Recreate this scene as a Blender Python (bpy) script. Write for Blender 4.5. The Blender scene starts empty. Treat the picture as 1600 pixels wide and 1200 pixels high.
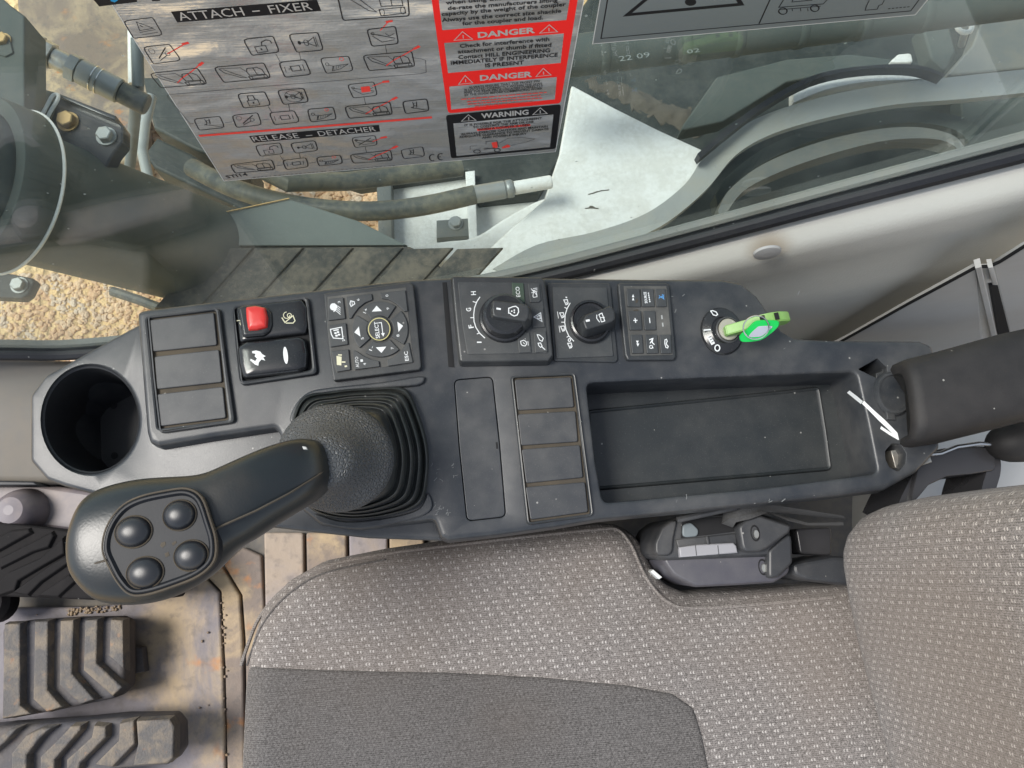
import bpy, bmesh, math, random
from mathutils import Vector, Matrix
from mathutils.geometry import delaunay_2d_cdt
random.seed(7)
R = math.radians
scn = bpy.context.scene
COL = scn.collection

# ------------------------------------------------------------------ camera
H = 0.62                      # camera height over the console top (z = 0)
FPX = 1209.0                  # focal length in photo pixels (1600 wide)
NAD = (750.0, 870.0)          # where straight-down falls in the photo
YG = 0.30                     # plane of the side window
dn = Vector(((NAD[0]-800)/FPX, -(NAD[1]-600)/FPX, -1.0)).normalized()   # world -Z in camera axes
zc = -dn
xc = Vector((1.0, 0.085, 0.0)); xc = (xc - zc*xc.dot(zc)).normalized()
yc = zc.cross(xc)
RW = Matrix((xc, yc, zc))     # camera axes -> world axes
cam_d = bpy.data.cameras.new('camera'); cam = bpy.data.objects.new('camera', cam_d); COL.objects.link(cam)
cam.matrix_world = Matrix.Translation((0, 0, H)) @ RW.to_4x4()
cam_d.sensor_width = 36; cam_d.sensor_fit = 'HORIZONTAL'; cam_d.lens = 36*FPX/1600
cam_d.clip_start = 0.01; cam_d.clip_end = 400
scn.camera = cam

# ------------------------------------------------------------------ world, sun, exposure
SUN_EL, SUN_AZ = R(57), R(172)          # azimuth of the sun measured from +X, counter-clockwise
w = bpy.data.worlds.new('World'); scn.world = w; w.use_nodes = True
nt = w.node_tree; bg = nt.nodes['Background']
sky = nt.nodes.new('ShaderNodeTexSky'); sky.sky_type = 'NISHITA'; sky.sun_disc = False
sky.sun_elevation = SUN_EL; sky.sun_rotation = R(90) - SUN_AZ
sky.air_density = 1.0; sky.dust_density = 0.8; sky.ozone_density = 1.0
hs = nt.nodes.new('ShaderNodeHueSaturation'); hs.inputs['Saturation'].default_value = 0.42
nt.links.new(sky.outputs[0], hs.inputs['Color']); nt.links.new(hs.outputs[0], bg.inputs[0])
bg.inputs[1].default_value = 0.12
sd = bpy.data.lights.new('sun', 'SUN'); sd.energy = 2.4; sd.angle = R(24); sd.color = (1, 0.955, 0.89)
so = bpy.data.objects.new('sun', sd); COL.objects.link(so)
sdir = Vector((math.cos(SUN_EL)*math.cos(SUN_AZ), math.cos(SUN_EL)*math.sin(SUN_AZ), math.sin(SUN_EL)))
so.rotation_euler = sdir.to_track_quat('Z', 'Y').to_euler(); so.location = sdir*5
scn.view_settings.view_transform = 'Standard'; scn.view_settings.look = 'None'
scn.view_settings.exposure = 0.93; scn.view_settings.gamma = 1.0
scn.render.engine = 'CYCLES'
cy = scn.cycles
cy.max_bounces = 10; cy.transparent_max_bounces = 16; cy.glossy_bounces = 5; cy.diffuse_bounces = 4
cy.caustics_reflective = False; cy.caustics_refractive = False
try:
    cy.use_denoising = True
except Exception:
    pass

# ------------------------------------------------------------------ photo -> place
def ray(u, v):
    return RW @ Vector(((u-800)/FPX, -(v-600)/FPX, -1.0))
def P(u, v, z=0.0):                       # point of a level plane
    d = ray(u, v); t = (z-H)/d.z
    return Vector((d.x*t, d.y*t, z))
def PY(u, v, y=YG):                       # point of an upright plane along the cab side
    d = ray(u, v); t = y/d.y
    return Vector((d.x*t, y, H+d.z*t))
class Level:
    def __init__(s, z): s.z = z; s.n = Vector((0, 0, 1))
    def pt(s, u, v): return P(u, v, s.z)
class Upright:
    def __init__(s, y): s.y = y; s.n = Vector((0, -1, 0))
    def pt(s, u, v): return PY(u, v, s.y)
class Tilt:                               # plane through three points
    def __init__(s, a, b, c):
        s.a = a; s.n = (b-a).cross(c-a).normalized()
        if s.n.z < 0: s.n = -s.n
    def pt(s, u, v):
        d = ray(u, v); o = Vector((0, 0, H)); t = (s.a-o).dot(s.n)/d.dot(s.n)
        return o+d*t
def crop(x0, y0, k):                      # enlarged-view coordinates -> photo pixels
    return lambda pts: [(x0+x/k, y0+y/k) for x, y in pts]

# ------------------------------------------------------------------ materials
class NT:
    def __init__(s, name):
        s.m = bpy.data.materials.new(name); s.m.use_nodes = True
        s.t = s.m.node_tree; s.b = s.t.nodes['Principled BSDF']; s.out = s.t.nodes['Material Output']
        s.tc = s.t.nodes.new('ShaderNodeTexCoord')
    def n(s, typ, **kw):
        x = s.t.nodes.new(typ)
        for k, v in kw.items(): setattr(x, k, v)
        return x
    def put(s, inp, val):
        if hasattr(val, 'node'): s.t.links.new(val, inp)
        else: inp.default_value = val
    def math(s, op, a, b=0.0, c=0.0, clamp=False):
        x = s.n('ShaderNodeMath', operation=op); x.use_clamp = clamp
        for i, q in enumerate((a, b, c)): s.put(x.inputs[i], q)
        return x.outputs[0]
    def noise(s, scale, detail=3, rough=0.55, vec=None, dist=0.0):
        x = s.n('ShaderNodeTexNoise'); x.inputs['Scale'].default_value = scale
        x.inputs['Detail'].default_value = detail; x.inputs['Roughness'].default_value = rough
        x.inputs['Distortion'].default_value = dist
        s.put(x.inputs['Vector'], vec if vec is not None else s.tc.outputs['Object'])
        return x.outputs['Fac']
    def voro(s, scale, feature='F1', vec=None, out='Distance', d2=False):
        x = s.n('ShaderNodeTexVoronoi', feature=feature, voronoi_dimensions='2D' if d2 else '3D'); x.inputs['Scale'].default_value = scale
        s.put(x.inputs['Vector'], vec if vec is not None else s.tc.outputs['Object'])
        return x.outputs[out]
    def scaled(s, sx, sy, sz, rot=0.0):
        x = s.n('ShaderNodeMapping'); x.inputs['Scale'].default_value = (sx, sy, sz); x.inputs['Rotation'].default_value = (0, 0, rot)
        s.t.links.new(s.tc.outputs['Object'], x.inputs['Vector']); return x.outputs[0]
    def ramp(s, fac, lo, hi):             # 0 below lo, 1 above hi
        x = s.n('ShaderNodeMapRange'); x.interpolation_type = 'SMOOTHSTEP'
        s.put(x.inputs[0], fac); x.inputs[1].default_value = lo; x.inputs[2].default_value = hi
        return x.outputs[0]
    def mix(s, fac, a, b):
        x = s.n('ShaderNodeMix', data_type='RGBA')
        s.put(x.inputs[0], fac)
        for i, q in ((6, a), (7, b)):
            if hasattr(q, 'node'): s.put(x.inputs[i], q)
            else: x.inputs[i].default_value = (*q, 1)
        return x.outputs[2]
    def bump(s, h, strength=0.3, dist=0.001):
        x = s.n('ShaderNodeBump'); x.inputs['Strength'].default_value = strength; x.inputs['Distance'].default_value = dist
        s.put(x.inputs['Height'], h); s.t.links.new(x.outputs[0], s.b.inputs['Normal'])
    def base(s, c): s.put(s.b.inputs['Base Color'], c if hasattr(c, 'node') else (*c, 1))
    def set(s, **kw):
        for k, v in kw.items(): s.put(s.b.inputs[k.replace('_', ' ')], v)
        return s

def plastic(name, col, rough=0.5, dust=(0.24, 0.23, 0.21), dusty=0.25, grain=1400, gs=0.25, specks=True, spec=0.5):
    a = NT(name)
    n1 = a.noise(9, 4, 0.6); n2 = a.noise(60, 3)
    f = a.math('MULTIPLY', a.ramp(a.math('ADD', n1, a.math('MULTIPLY', n2, 0.45)), 0.55, 1.0), dusty)
    c = a.mix(f, col, dust)
    c = a.mix(a.math('MULTIPLY', a.ramp(a.noise(1000, 2, 0.7), 0.60, 0.74), 0.16 if specks else 0.0), c, dust)  # fine pale dots paint in the sparkle of the grain
    if specks:
        d = a.voro(62, d2=True); r = a.voro(62, out='Color', d2=True)
        sep = a.n('ShaderNodeSeparateColor'); a.put(sep.inputs[0], r)
        size = a.math('MULTIPLY', a.math('POWER', a.ramp(sep.outputs[0], 0.74, 1.0), 3.5), 0.05)
        m = a.math('LESS_THAN', d, size)
        c = a.mix(a.math('MULTIPLY', m, 0.42), c, (0.5, 0.49, 0.46))
    a.base(c)
    a.set(Roughness=a.math('ADD', a.math('MULTIPLY', n1, 0.18), rough-0.09), Specular_IOR_Level=spec)
    a.bump(a.noise(grain, 2), gs, 0.0004)
    return a.m
def paint(name, col, rough=0.45, metal=0.0, var=0.12, dirt=None, dirtf=0.0, bs=0.1, scale=12):
    a = NT(name)
    n1 = a.noise(scale, 5, 0.6); n2 = a.noise(scale*9, 3)
    dark = tuple(q*(1-var*1.6) for q in col); lite = tuple(min(1, q*(1+var)) for q in col)
    c = a.mix(n1, dark, lite)
    if dirt: c = a.mix(a.math('MULTIPLY', a.ramp(a.math('ADD', n1, a.math('MULTIPLY', n2, 0.5)), 0.62, 0.95), dirtf), c, dirt)
    a.base(c); a.set(Roughness=rough, Metallic=metal); a.bump(n2, bs, 0.001)
    return a.m
def flat(name, col, rough=0.5, metal=0.0):
    a = NT(name); a.base(col); a.set(Roughness=rough, Metallic=metal); return a.m

M = {}
M['deck'] = plastic('console_plastic', (0.021, 0.0245, 0.030), 0.385, dusty=0.20)
M['module'] = plastic('module_plastic', (0.022, 0.025, 0.028), 0.42, dusty=0.16, grain=900, gs=0.1)
M['gloss'] = plastic('glossy_black_plastic', (0.012, 0.013, 0.015), 0.2, dusty=0.05, gs=0.03)
M['blank'] = plastic('blank_cover_plastic', (0.026, 0.029, 0.034), 0.5, dusty=0.2, gs=0.15)
M['tray'] = plastic('tray_plastic', (0.015, 0.0185, 0.0205), 0.42, dusty=0.08)
M['well'] = plastic('well_plastic', (0.010, 0.011, 0.013), 0.5, dusty=0.05)
M['hole'] = flat('dark_void', (0.004, 0.004, 0.005), 0.8)
M['key'] = plastic('rubber_key', (0.033, 0.037, 0.040), 0.5, dusty=0.2, gs=0.1)
M['ecokey'] = plastic('green_tinted_key', (0.035, 0.06, 0.04), 0.5, dusty=0.15, gs=0.1)
M['gutter'] = plastic('dusty_key_gutter', (0.06, 0.06, 0.057), 0.65, dusty=0.6, dust=(0.22, 0.21, 0.19), gs=0.2)
M['dirtline'] = plastic('tan_dirt', (0.050, 0.042, 0.032), 0.85, dusty=0.45, dust=(0.14, 0.11, 0.07), gs=0.3)
M['white'] = flat('white_print', (0.72, 0.74, 0.74), 0.5)
M['dimwhite'] = flat('worn_white_print', (0.36, 0.37, 0.36), 0.5)
M['scuff'] = flat('pale_scuff', (0.15, 0.155, 0.155), 0.7)
M['chalkfig'] = flat('faded_chalk', (0.17, 0.19, 0.185), 0.8)
M['blue'] = flat('blue_print', (0.10, 0.30, 0.60), 0.5)
M['cream'] = flat('cream_print', (0.62, 0.60, 0.42), 0.5)
M['yellow'] = flat('yellow_ring', (0.55, 0.50, 0.22), 0.5)
M['red'] = plastic('red_plastic', (0.62, 0.03, 0.025), 0.3, dusty=0.06, gs=0.04, specks=False)
M['chalk'] = paint('white_marker', (0.80, 0.82, 0.82), 0.7)
M['keygreen'] = plastic('green_key_plastic', (0.20, 0.40, 0.085), 0.42, dusty=0.25, dust=(0.4, 0.42, 0.33), gs=0.1, specks=False)
M['neon'] = plastic('neon_green_plastic', (0.0, 0.50, 0.075), 0.3, dusty=0.0, gs=0.03, specks=False)
M['paper'] = paint('tag_paper', (0.42, 0.45, 0.52), 0.6)
M['steel'] = paint('bright_steel', (0.62, 0.62, 0.60), 0.25, metal=1.0)
M['dullsteel'] = paint('dull_steel', (0.42, 0.43, 0.41), 0.42, metal=0.8, dirt=(0.2, 0.14, 0.09), dirtf=0.5)
M['zinc'] = paint('zinc_fitting', (0.30, 0.32, 0.32), 0.45, metal=0.4, dirt=(0.28, 0.26, 0.22), dirtf=0.5)
M['brass'] = paint('yellow_zinc_bolt', (0.52, 0.36, 0.16), 0.4, metal=0.7, dirt=(0.3, 0.2, 0.1), dirtf=0.5)
M['barrel'] = paint('lock_barrel', (0.50, 0.48, 0.40), 0.35, metal=0.3)
# joystick rubber: fine leather grain
a = NT('grip_rubber'); n1 = a.noise(14, 4)
a.base(a.mix(a.math('MULTIPLY', a.ramp(n1, 0.45, 0.75), 0.22), (0.010, 0.0135, 0.0155), (0.07, 0.05, 0.032)))
a.set(Roughness=a.math('ADD', a.math('MULTIPLY', n1, 0.25), 0.22)); a.bump(a.voro(420, 'DISTANCE_TO_EDGE'), 0.12, 0.0005); M['grip'] = a.m
a = NT('leather_grain_rubber'); n1 = a.noise(20, 4)
a.base(a.mix(a.math('MULTIPLY', n1, 0.4), (0.055, 0.061, 0.067), (0.12, 0.118, 0.115)))
a.set(Roughness=0.42); a.bump(a.ramp(a.voro(380, 'DISTANCE_TO_EDGE', vec=a.tc.outputs['Object']), 0.0, 0.22), 0.85, 0.0008); M['leather'] = a.m
M['plate'] = plastic('button_plate', (0.009, 0.011, 0.015), 0.5, dusty=0.05, gs=0.1, specks=False, spec=0.25)
M['button'] = plastic('soft_button', (0.010, 0.012, 0.016), 0.36, dusty=0.08, gs=0.04, specks=False)
M['boot'] = plastic('rubber_boot', (0.014, 0.017, 0.017), 0.3, dusty=0.15, gs=0.08)
M['arm'] = plastic('armrest_vinyl', (0.012, 0.0118, 0.0125), 0.65, dust=(0.055, 0.050, 0.048), dusty=0.30, grain=900, gs=0.2, spec=0.35)
M['bracket'] = paint('black_painted_steel', (0.036, 0.036, 0.039), 0.27, var=0.2)
M['housing'] = plastic('housing_plastic', (0.026, 0.028, 0.032), 0.45, dusty=0.2, gs=0.12)
M['housinglight'] = plastic('housing_face_plastic', (0.060, 0.059, 0.072), 0.45, dusty=0.2, gs=0.12)
M['latch'] = plastic('grey_latch_plastic', (0.28, 0.28, 0.30), 0.4, dusty=0.2, gs=0.08)
M['webbing'] = paint('belt_webbing', (0.045, 0.045, 0.045), 0.7, bs=0.6, scale=60)
M['seal'] = plastic('black_rubber_seal', (0.010, 0.011, 0.015), 0.55, dusty=0.06, gs=0.1)
M['beige'] = None
a = NT('beige_trim'); n1 = a.noise(7, 5, 0.6); n2 = a.noise(420, 3)
d = a.n('ShaderNodeVectorMath', operation='DISTANCE')
a.t.links.new(a.tc.outputs['Object'], d.inputs[0])
a.rust_in = d
a.base(a.mix(a.ramp(d.outputs['Value'], 0.036, 0.012), a.mix(n1, (0.545, 0.54, 0.49), (0.64, 0.635, 0.585)), (0.30, 0.22, 0.14)))
a.set(Roughness=0.7, Specular_IOR_Level=0.3); a.bump(n2, 0.5, 0.0007); M['beige'] = a.m; RUST = d
M['greytrim'] = plastic('grey_trim', (0.50, 0.50, 0.485), 0.7, dust=(0.42, 0.40, 0.37), dusty=0.3, gs=0.2, specks=False)
M['kick'] = plastic('kick_panel', (0.115, 0.108, 0.096), 0.65, dust=(0.17, 0.14, 0.105), dusty=0.4, gs=0.15, specks=False)
# floor mat: grey rubber with tan mud and rust
def mud(name, col, amt=0.7, sc=5.0, side=None):
    a = NT(name); n1 = a.noise(sc, 6, 0.62, dist=0.6); n2 = a.noise(sc*12, 4); n3 = a.noise(sc*2.3, 4, 0.6)
    if side is not None:                  # trodden-in soil lies thicker towards the seat side
        sx = a.n('ShaderNodeSeparateXYZ'); a.put(sx.inputs[0], a.tc.outputs['Object'])
        n1 = a.math('ADD', n1, a.math('SUBTRACT', a.math('MULTIPLY', a.ramp(sx.outputs[0], side-0.09, side+0.10), 0.20), 0.12))
    c = a.mix(a.math('MULTIPLY', a.ramp(n1, 0.40, 0.62), amt), col, (0.46, 0.345, 0.205))
    c = a.mix(a.math('MULTIPLY', a.ramp(n3, 0.60, 0.72), amt), c, (0.44, 0.20, 0.075))
    c = a.mix(a.math('MULTIPLY', a.ramp(n2, 0.50, 0.72), 0.45), c, (0.13, 0.115, 0.105))
    a.base(c); a.set(Roughness=0.72); a.bump(a.math('ADD', n2, n1), 0.5, 0.002); return a.m
M['mat'] = mud('muddy_mat', (0.185, 0.170, 0.185), 0.8, 6.5, side=P(255, 1040, -0.47).x)
M['floor'] = paint('dusty_floor', (0.11, 0.105, 0.10), 0.8, dirt=(0.2, 0.17, 0.13), dirtf=0.5)
M['matclean'] = mud('grey_mat', (0.24, 0.215, 0.225), 0.45, 6.0)
M['matrust'] = mud('rusty_mat', (0.20, 0.16, 0.135), 0.9, 9.0)
M['pedal'] = mud('pedal_rubber', (0.06, 0.058, 0.066), 0.10, 9.0)
M['pedalrib'] = mud('muddy_pedal_rib', (0.085, 0.080, 0.078), 0.24, 34.0)
M['footpad'] = plastic('foot_pad_rubber', (0.010, 0.009, 0.0095), 0.8, dust=(0.06, 0.052, 0.05), dusty=0.2, gs=0.3, spec=0.2)
M['mauve'] = plastic('mauve_front_plate', (0.135, 0.118, 0.132), 0.5, dust=(0.42, 0.33, 0.26), dusty=0.4, gs=0.1, specks=False)
# seat cloth
def cloth(name, col, tick, px, py, sh, tickamt, rot=0.0, uvmap=False):
    a = NT(name)
    if uvmap:
        vec = a.tc.outputs['UV']
    else: vec = a.scaled(1, 1, 1, rot)
    sx = a.n('ShaderNodeSeparateXYZ'); a.put(sx.inputs[0], vec)
    u = a.math('DIVIDE', sx.outputs[0], px); v = a.math('DIVIDE', sx.outputs[1], py)
    wob = a.math('MULTIPLY', a.math('SUBTRACT', a.noise(25, 2), 0.5), 0.8)
    v = a.math('ADD', v, wob)
    row = a.math('FLOOR', v); fv = a.math('FRACT', v)
    fu = a.math('FRACT', a.math('ADD', u, a.math('MULTIPLY', row, sh)))
    masks = []
    for cx in (0.28, 0.52):
        du = a.math('DIVIDE', a.math('SUBTRACT', fu, cx), 0.10); dv = a.math('DIVIDE', a.math('SUBTRACT', fv, 0.5), 0.24)
        rr = a.math('SQRT', a.math('ADD', a.math('MULTIPLY', du, du), a.math('MULTIPLY', dv, dv)))
        ring = a.math('MULTIPLY', a.ramp(rr, 1.05, 0.7), a.ramp(a.math('ADD', a.math('ABSOLUTE', a.math('SUBTRACT', du, 0.55)), a.math('MULTIPLY', a.math('ABSOLUTE', dv), 0.6)), 0.2, 0.6))
        masks.append(ring)
    m = a.math('MULTIPLY', a.math('MAXIMUM', masks[0], masks[1]), a.ramp(a.noise(160, 2), 0.25, 0.62))
    rib = a.math('MULTIPLY', a.math('SINE', a.math('MULTIPLY', sx.outputs[1], 6.28318/0.00165)), a.ramp(a.noise(90, 2), 0.3, 0.6))
    fine = a.noise(1500, 2, 0.7); big = a.noise(4, 4, 0.5); mid = a.noise(520, 2, 0.6)
    lo = tuple(q*0.35 for q in col); hi = tuple(q*1.65 for q in col)
    c = a.mix(a.ramp(a.math('ADD', a.math('ADD', a.math('MULTIPLY', fine, 0.65), a.math('MULTIPLY', mid, 0.35)), a.math('MULTIPLY', rib, 0.05)), 0.33, 0.67), lo, hi)
    c = a.mix(a.math('MULTIPLY', m, tickamt), c, tick)
    c = a.mix(a.math('MULTIPLY', a.ramp(big, 0.42, 0.72), 0.42), c, tuple(q*f for q, f in zip(col, (0.92, 0.78, 0.64))))
    a.base(c); a.set(Roughness=0.95, Specular_IOR_Level=0.1)
    a.b.inputs['Sheen Weight'].default_value = 0.1
    a.bump(a.math('ADD', fine, m), 0.45, 0.0010)
    return a.m
M['cloth'] = cloth('tick_weave_cloth', (0.172, 0.159, 0.152), (0.66, 0.63, 0.60), 0.0110, 0.0054, 0.32, 0.62)
M['clothback'] = cloth('backrest_cloth', (0.165, 0.153, 0.146), (0.62, 0.58, 0.54), 0.0100, 0.0056, 0.36, 0.66, uvmap=True)
M['clothdark'] = cloth('fine_grey_cloth', (0.098, 0.093, 0.091), (0.32, 0.31, 0.30), 0.0040, 0.0032, 0.41, 0.35)
M['piping'] = cloth('seam_piping_cloth', (0.19, 0.175, 0.165), (0.5, 0.48, 0.45), 0.004, 0.004, 0.3, 0.4)
# outside
a = NT('tan_ground'); n1 = a.noise(2.2, 6, 0.6); n2 = a.noise(30, 5, 0.6)
a.base(a.mix(a.ramp(n1, 0.3, 0.7), (0.78, 0.52, 0.25), (0.90, 0.66, 0.36)))
a.set(Roughness=0.95); a.bump(a.math('ADD', n2, a.voro(38)), 1.0, 0.02); M['ground'] = a.m
def stone(name, c1, c2, c3):
    a = NT(name); oi = a.n('ShaderNodeObjectInfo')
    v = a.voro(18, out='Color'); sp = a.n('ShaderNodeSeparateColor'); a.put(sp.inputs[0], v)
    c = a.mix(a.ramp(sp.outputs[0], 0.15, 0.6), c1, c2); c = a.mix(a.ramp(sp.outputs[1], 0.6, 0.95), c, c3)
    a.base(a.mix(a.math('MULTIPLY', a.noise(90, 3), 0.3), c, (0.32, 0.20, 0.12))); a.set(Roughness=0.85); a.bump(a.noise(120, 3), 0.4, 0.004); return a.m
M['stone'] = stone('gravel_stone', (0.70, 0.43, 0.24), (0.82, 0.56, 0.34), (0.74, 0.59, 0.45))
M['cyl'] = paint('dark_grey_cylinder', (0.062, 0.078, 0.073), 0.8, var=0.25, dirt=(0.10, 0.10, 0.085), dirtf=0.3, scale=6)
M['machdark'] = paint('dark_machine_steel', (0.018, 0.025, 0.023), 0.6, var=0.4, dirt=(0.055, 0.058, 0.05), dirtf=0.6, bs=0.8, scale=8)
M['machgrey'] = paint('grey_machine_paint', (0.135, 0.145, 0.14), 0.5, var=0.15, dirt=(0.20, 0.17, 0.12), dirtf=0.3)
M['machlight'] = paint('light_grey_machine_paint', (0.74, 0.75, 0.735), 0.45, var=0.08, dirt=(0.42, 0.40, 0.35), dirtf=0.4)
M['machmid'] = paint('mid_grey_machine_paint', (0.31, 0.325, 0.315), 0.45, var=0.12, dirt=(0.3, 0.27, 0.2), dirtf=0.3)
M['hose'] = paint('black_hose_rubber', (0.060, 0.068, 0.066), 0.5, var=0.2, dirt=(0.24, 0.22, 0.15), dirtf=0.45, scale=9)
M['greyhose'] = paint('grey_hose_rubber', (0.15, 0.175, 0.185), 0.5, var=0.15)
M['wedge'] = paint('reflection_grey_green', (0.115, 0.135, 0.127), 0.5)  # colour of a window reflection, painted on the wedge sheet
M['track'] = paint('dusty_track_rubber', (0.055, 0.056, 0.053), 0.8, var=0.25, dirt=(0.24, 0.2, 0.15), dirtf=0.5, bs=0.5)
M['mudlump'] = paint('dark_mud', (0.085, 0.075, 0.06), 0.9, bs=0.8, scale=40)
M['muddy'] = mud('muddy_steel', (0.20, 0.15, 0.115), 0.55, 6.0)
# stickers
a = NT('brushed_foil'); sv = a.scaled(30, 30, 700)
st = a.noise(1.0, 3, 0.6, vec=sv); bl = a.noise(17, 2, 0.5, vec=a.scaled(0.8, 1, 1.6)); bl2 = a.noise(70, 3)
a.base(a.mix(st, (0.62, 0.64, 0.63), (0.76, 0.77, 0.75)))
a.set(Metallic=0.62, Roughness=a.math('ADD', a.math('MULTIPLY', st, 0.10), 0.16))
a.bump(a.math('ADD', a.math('ADD', a.math('MULTIPLY', bl, 14.0), a.math('MULTIPLY', bl2, 1.5)), a.math('MULTIPLY', st, 0.35)), 0.45, 0.002); M['foil'] = a.m
M['stred'] = flat('sticker_red', (1.0, 0.022, 0.018), 0.5)
M['stred2'] = flat('sticker_light_red', (0.88, 0.06, 0.045), 0.6)
M['stblack'] = flat('sticker_black', (0.012, 0.012, 0.014), 0.35)
M['stblue'] = flat('sticker_blue', (0.02, 0.30, 0.62), 0.4)
M['stink'] = flat('sticker_ink', (0.02, 0.02, 0.022), 0.5)
M['stsilver'] = flat('sticker_silver', (0.62, 0.62, 0.60), 0.4, 0.3)
M['stgrey'] = paint('grey_label_film', (0.19, 0.225, 0.232), 0.35, var=0.1)
M['edgewhite'] = flat('clear_film_edge', (0.62, 0.64, 0.63), 0.4)
# glass: a real 5 mm pane, tinted, with fresnel reflection and dust that also paints in the reflection veil
a = NT('tinted_window_glass'); t = a.t
ge = a.n('ShaderNodeNewGeometry'); dt = a.n('ShaderNodeVectorMath', operation='DOT_PRODUCT')
t.links.new(ge.outputs['Incoming'], dt.inputs[0]); t.links.new(ge.outputs['Normal'], dt.inputs[1])
frv = a.math('ADD', 0.058, a.math('MULTIPLY', 0.942, a.math('POWER', a.math('SUBTRACT', 1.0, a.math('ABSOLUTE', dt.outputs['Value'])), 5.0)), clamp=True)   # the same from either side of each face
tr = a.n('ShaderNodeBsdfTransparent'); tr.inputs[0].default_value = (0.89, 0.945, 0.925, 1)
gl = a.n('ShaderNodeBsdfGlossy'); gl.inputs['Roughness'].default_value = 0.0; gl.inputs[0].default_value = (1, 1, 1, 1)
df = a.n('ShaderNodeBsdfDiffuse'); df.inputs[0].default_value = (0.50, 0.56, 0.53, 1)
mx = a.n('ShaderNodeMixShader'); a.put(mx.inputs[0], frv); a.put(mx.inputs[1], tr.outputs[0]); a.put(mx.inputs[2], gl.outputs[0])
dirt = a.math('ADD', a.math('MULTIPLY', a.ramp(a.noise(11, 6, 0.7), 0.42, 0.8), 0.07), a.math('ADD', 0.009, a.math('MULTIPLY', a.ramp(a.noise(1.0, 5, 0.65, vec=a.scaled(26, 1, 5)), 0.52, 0.8), 0.06)))
dd = a.voro(120); rc = a.n('ShaderNodeSeparateColor'); a.put(rc.inputs[0], a.voro(120, out='Color'))
sp = a.math('MULTIPLY', a.math('LESS_THAN', dd, a.math('MULTIPLY', a.ramp(rc.outputs[0], 0.86, 1.0), 0.12)), 0.55)
mx2 = a.n('ShaderNodeMixShader'); a.put(mx2.inputs[0], a.math('MAXIMUM', dirt, sp)); a.put(mx2.inputs[1], mx.outputs[0]); a.put(mx2.inputs[2], df.outputs[0])
t.links.new(mx2.outputs[0], a.out.inputs['Surface']); M['glass'] = a.m

# ------------------------------------------------------------------ mesh helpers
def mk(name, bm, mat, parent=None, ang=32, smooth=True):
    bmesh.ops.recalc_face_normals(bm, faces=bm.faces[:])
    me = bpy.data.meshes.new(name)
    if smooth:
        for f in bm.faces: f.smooth = len(f.verts) <= 4
        for e in bm.edges:
            if len(e.link_faces) == 2 and e.calc_face_angle(0) > R(ang): e.smooth = False
    bm.to_mesh(me); bm.free()
    for m_ in (mat if isinstance(mat, (list, tuple)) else [mat]): me.materials.append(m_)
    return link(name, me, parent)
def link(name, me, parent=None):
    o = bpy.data.objects.new(name, me); COL.objects.link(o)
    if parent is not None: hang(o, parent)
    return o
def hang(o, parent):
    o.parent = parent; o.matrix_parent_inverse = Matrix.Translation(-WLOC[parent.name]) if parent.name in WLOC else Matrix.Identity(4)
WLOC = {}
def tag(o, label=None, cat=None, group=None, kind=None):
    if label: o['label'] = label
    if cat: o['category'] = cat
    if group: o['group'] = group
    if kind: o['kind'] = kind
    return o
def thing(name, label, cat, loc, group=None):
    o = bpy.data.objects.new(name, None); COL.objects.link(o); o.empty_display_size = 0.02
    o.location = loc; WLOC[o.name] = Vector(loc)
    return tag(o, label, cat, group)
def area2(p): return sum(p[i][0]*p[(i+1) % len(p)][1]-p[(i+1) % len(p)][0]*p[i][1] for i in range(len(p)))
def rnd(pts, r, n=4):                     # round the corners of a 2D polygon
    if r <= 0: return [Vector(p[:2]) for p in pts]
    out = []; N = len(pts)
    for i in range(N):
        a, b, c = (Vector(pts[(i+k) % N][:2]) for k in (-1, 0, 1))
        d1, d2 = a-b, c-b; l1, l2 = d1.length, d2.length
        if l1 < 1e-9 or l2 < 1e-9: continue
        d1 /= l1; d2 /= l2
        an = d1.angle(d2, math.pi)
        if an > R(172): out.append(b); continue
        t = min(r/max(math.tan(an/2), 1e-3), l1*0.48, l2*0.48)
        p0, p2 = b+d1*t, b+d2*t
        for k in range(n+1):
            s = k/n; out.append(p0*(1-s)**2+b*2*s*(1-s)+p2*s*s)
    return out
def spline(pts, n=5, closed=True):        # Catmull-Rom
    N = len(pts); out = []
    rng = range(N if closed else N-1)
    for i in rng:
        if closed: q = [Vector(pts[(i+k) % N]) for k in (-1, 0, 1, 2)]
        else: q = [Vector(pts[max(0, min(N-1, i+k))]) for k in (-1, 0, 1, 2)]
        for k in range(n):
            t = k/n
            out.append(0.5*((2*q[1])+(q[2]-q[0])*t+(2*q[0]-5*q[1]+4*q[2]-q[3])*t*t+(3*q[1]-q[0]-3*q[2]+q[3])*t**3))
    if not closed: out.append(Vector(pts[-1]))
    return out
def inset(p, d):                          # shrink a CCW polygon by d
    N = len(p); out = []
    for i in range(N):
        a, b, c = p[i-1], p[i], p[(i+1) % N]
        e1 = (b-a); e2 = (c-b)
        if e1.length < 1e-9 or e2.length < 1e-9: out.append(b.copy()); continue
        n1 = Vector((-e1.y, e1.x)).normalized(); n2 = Vector((-e2.y, e2.x)).normalized()
        m = n1+n2
        if m.length < 1e-6: m = n1.copy()
        m.normalize(); k = max(m.dot(n1), 0.45)
        out.append(b+m*(d/k))
    return out
def ccw(p):
    return p if area2(p) > 0 else p[::-1]
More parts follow.
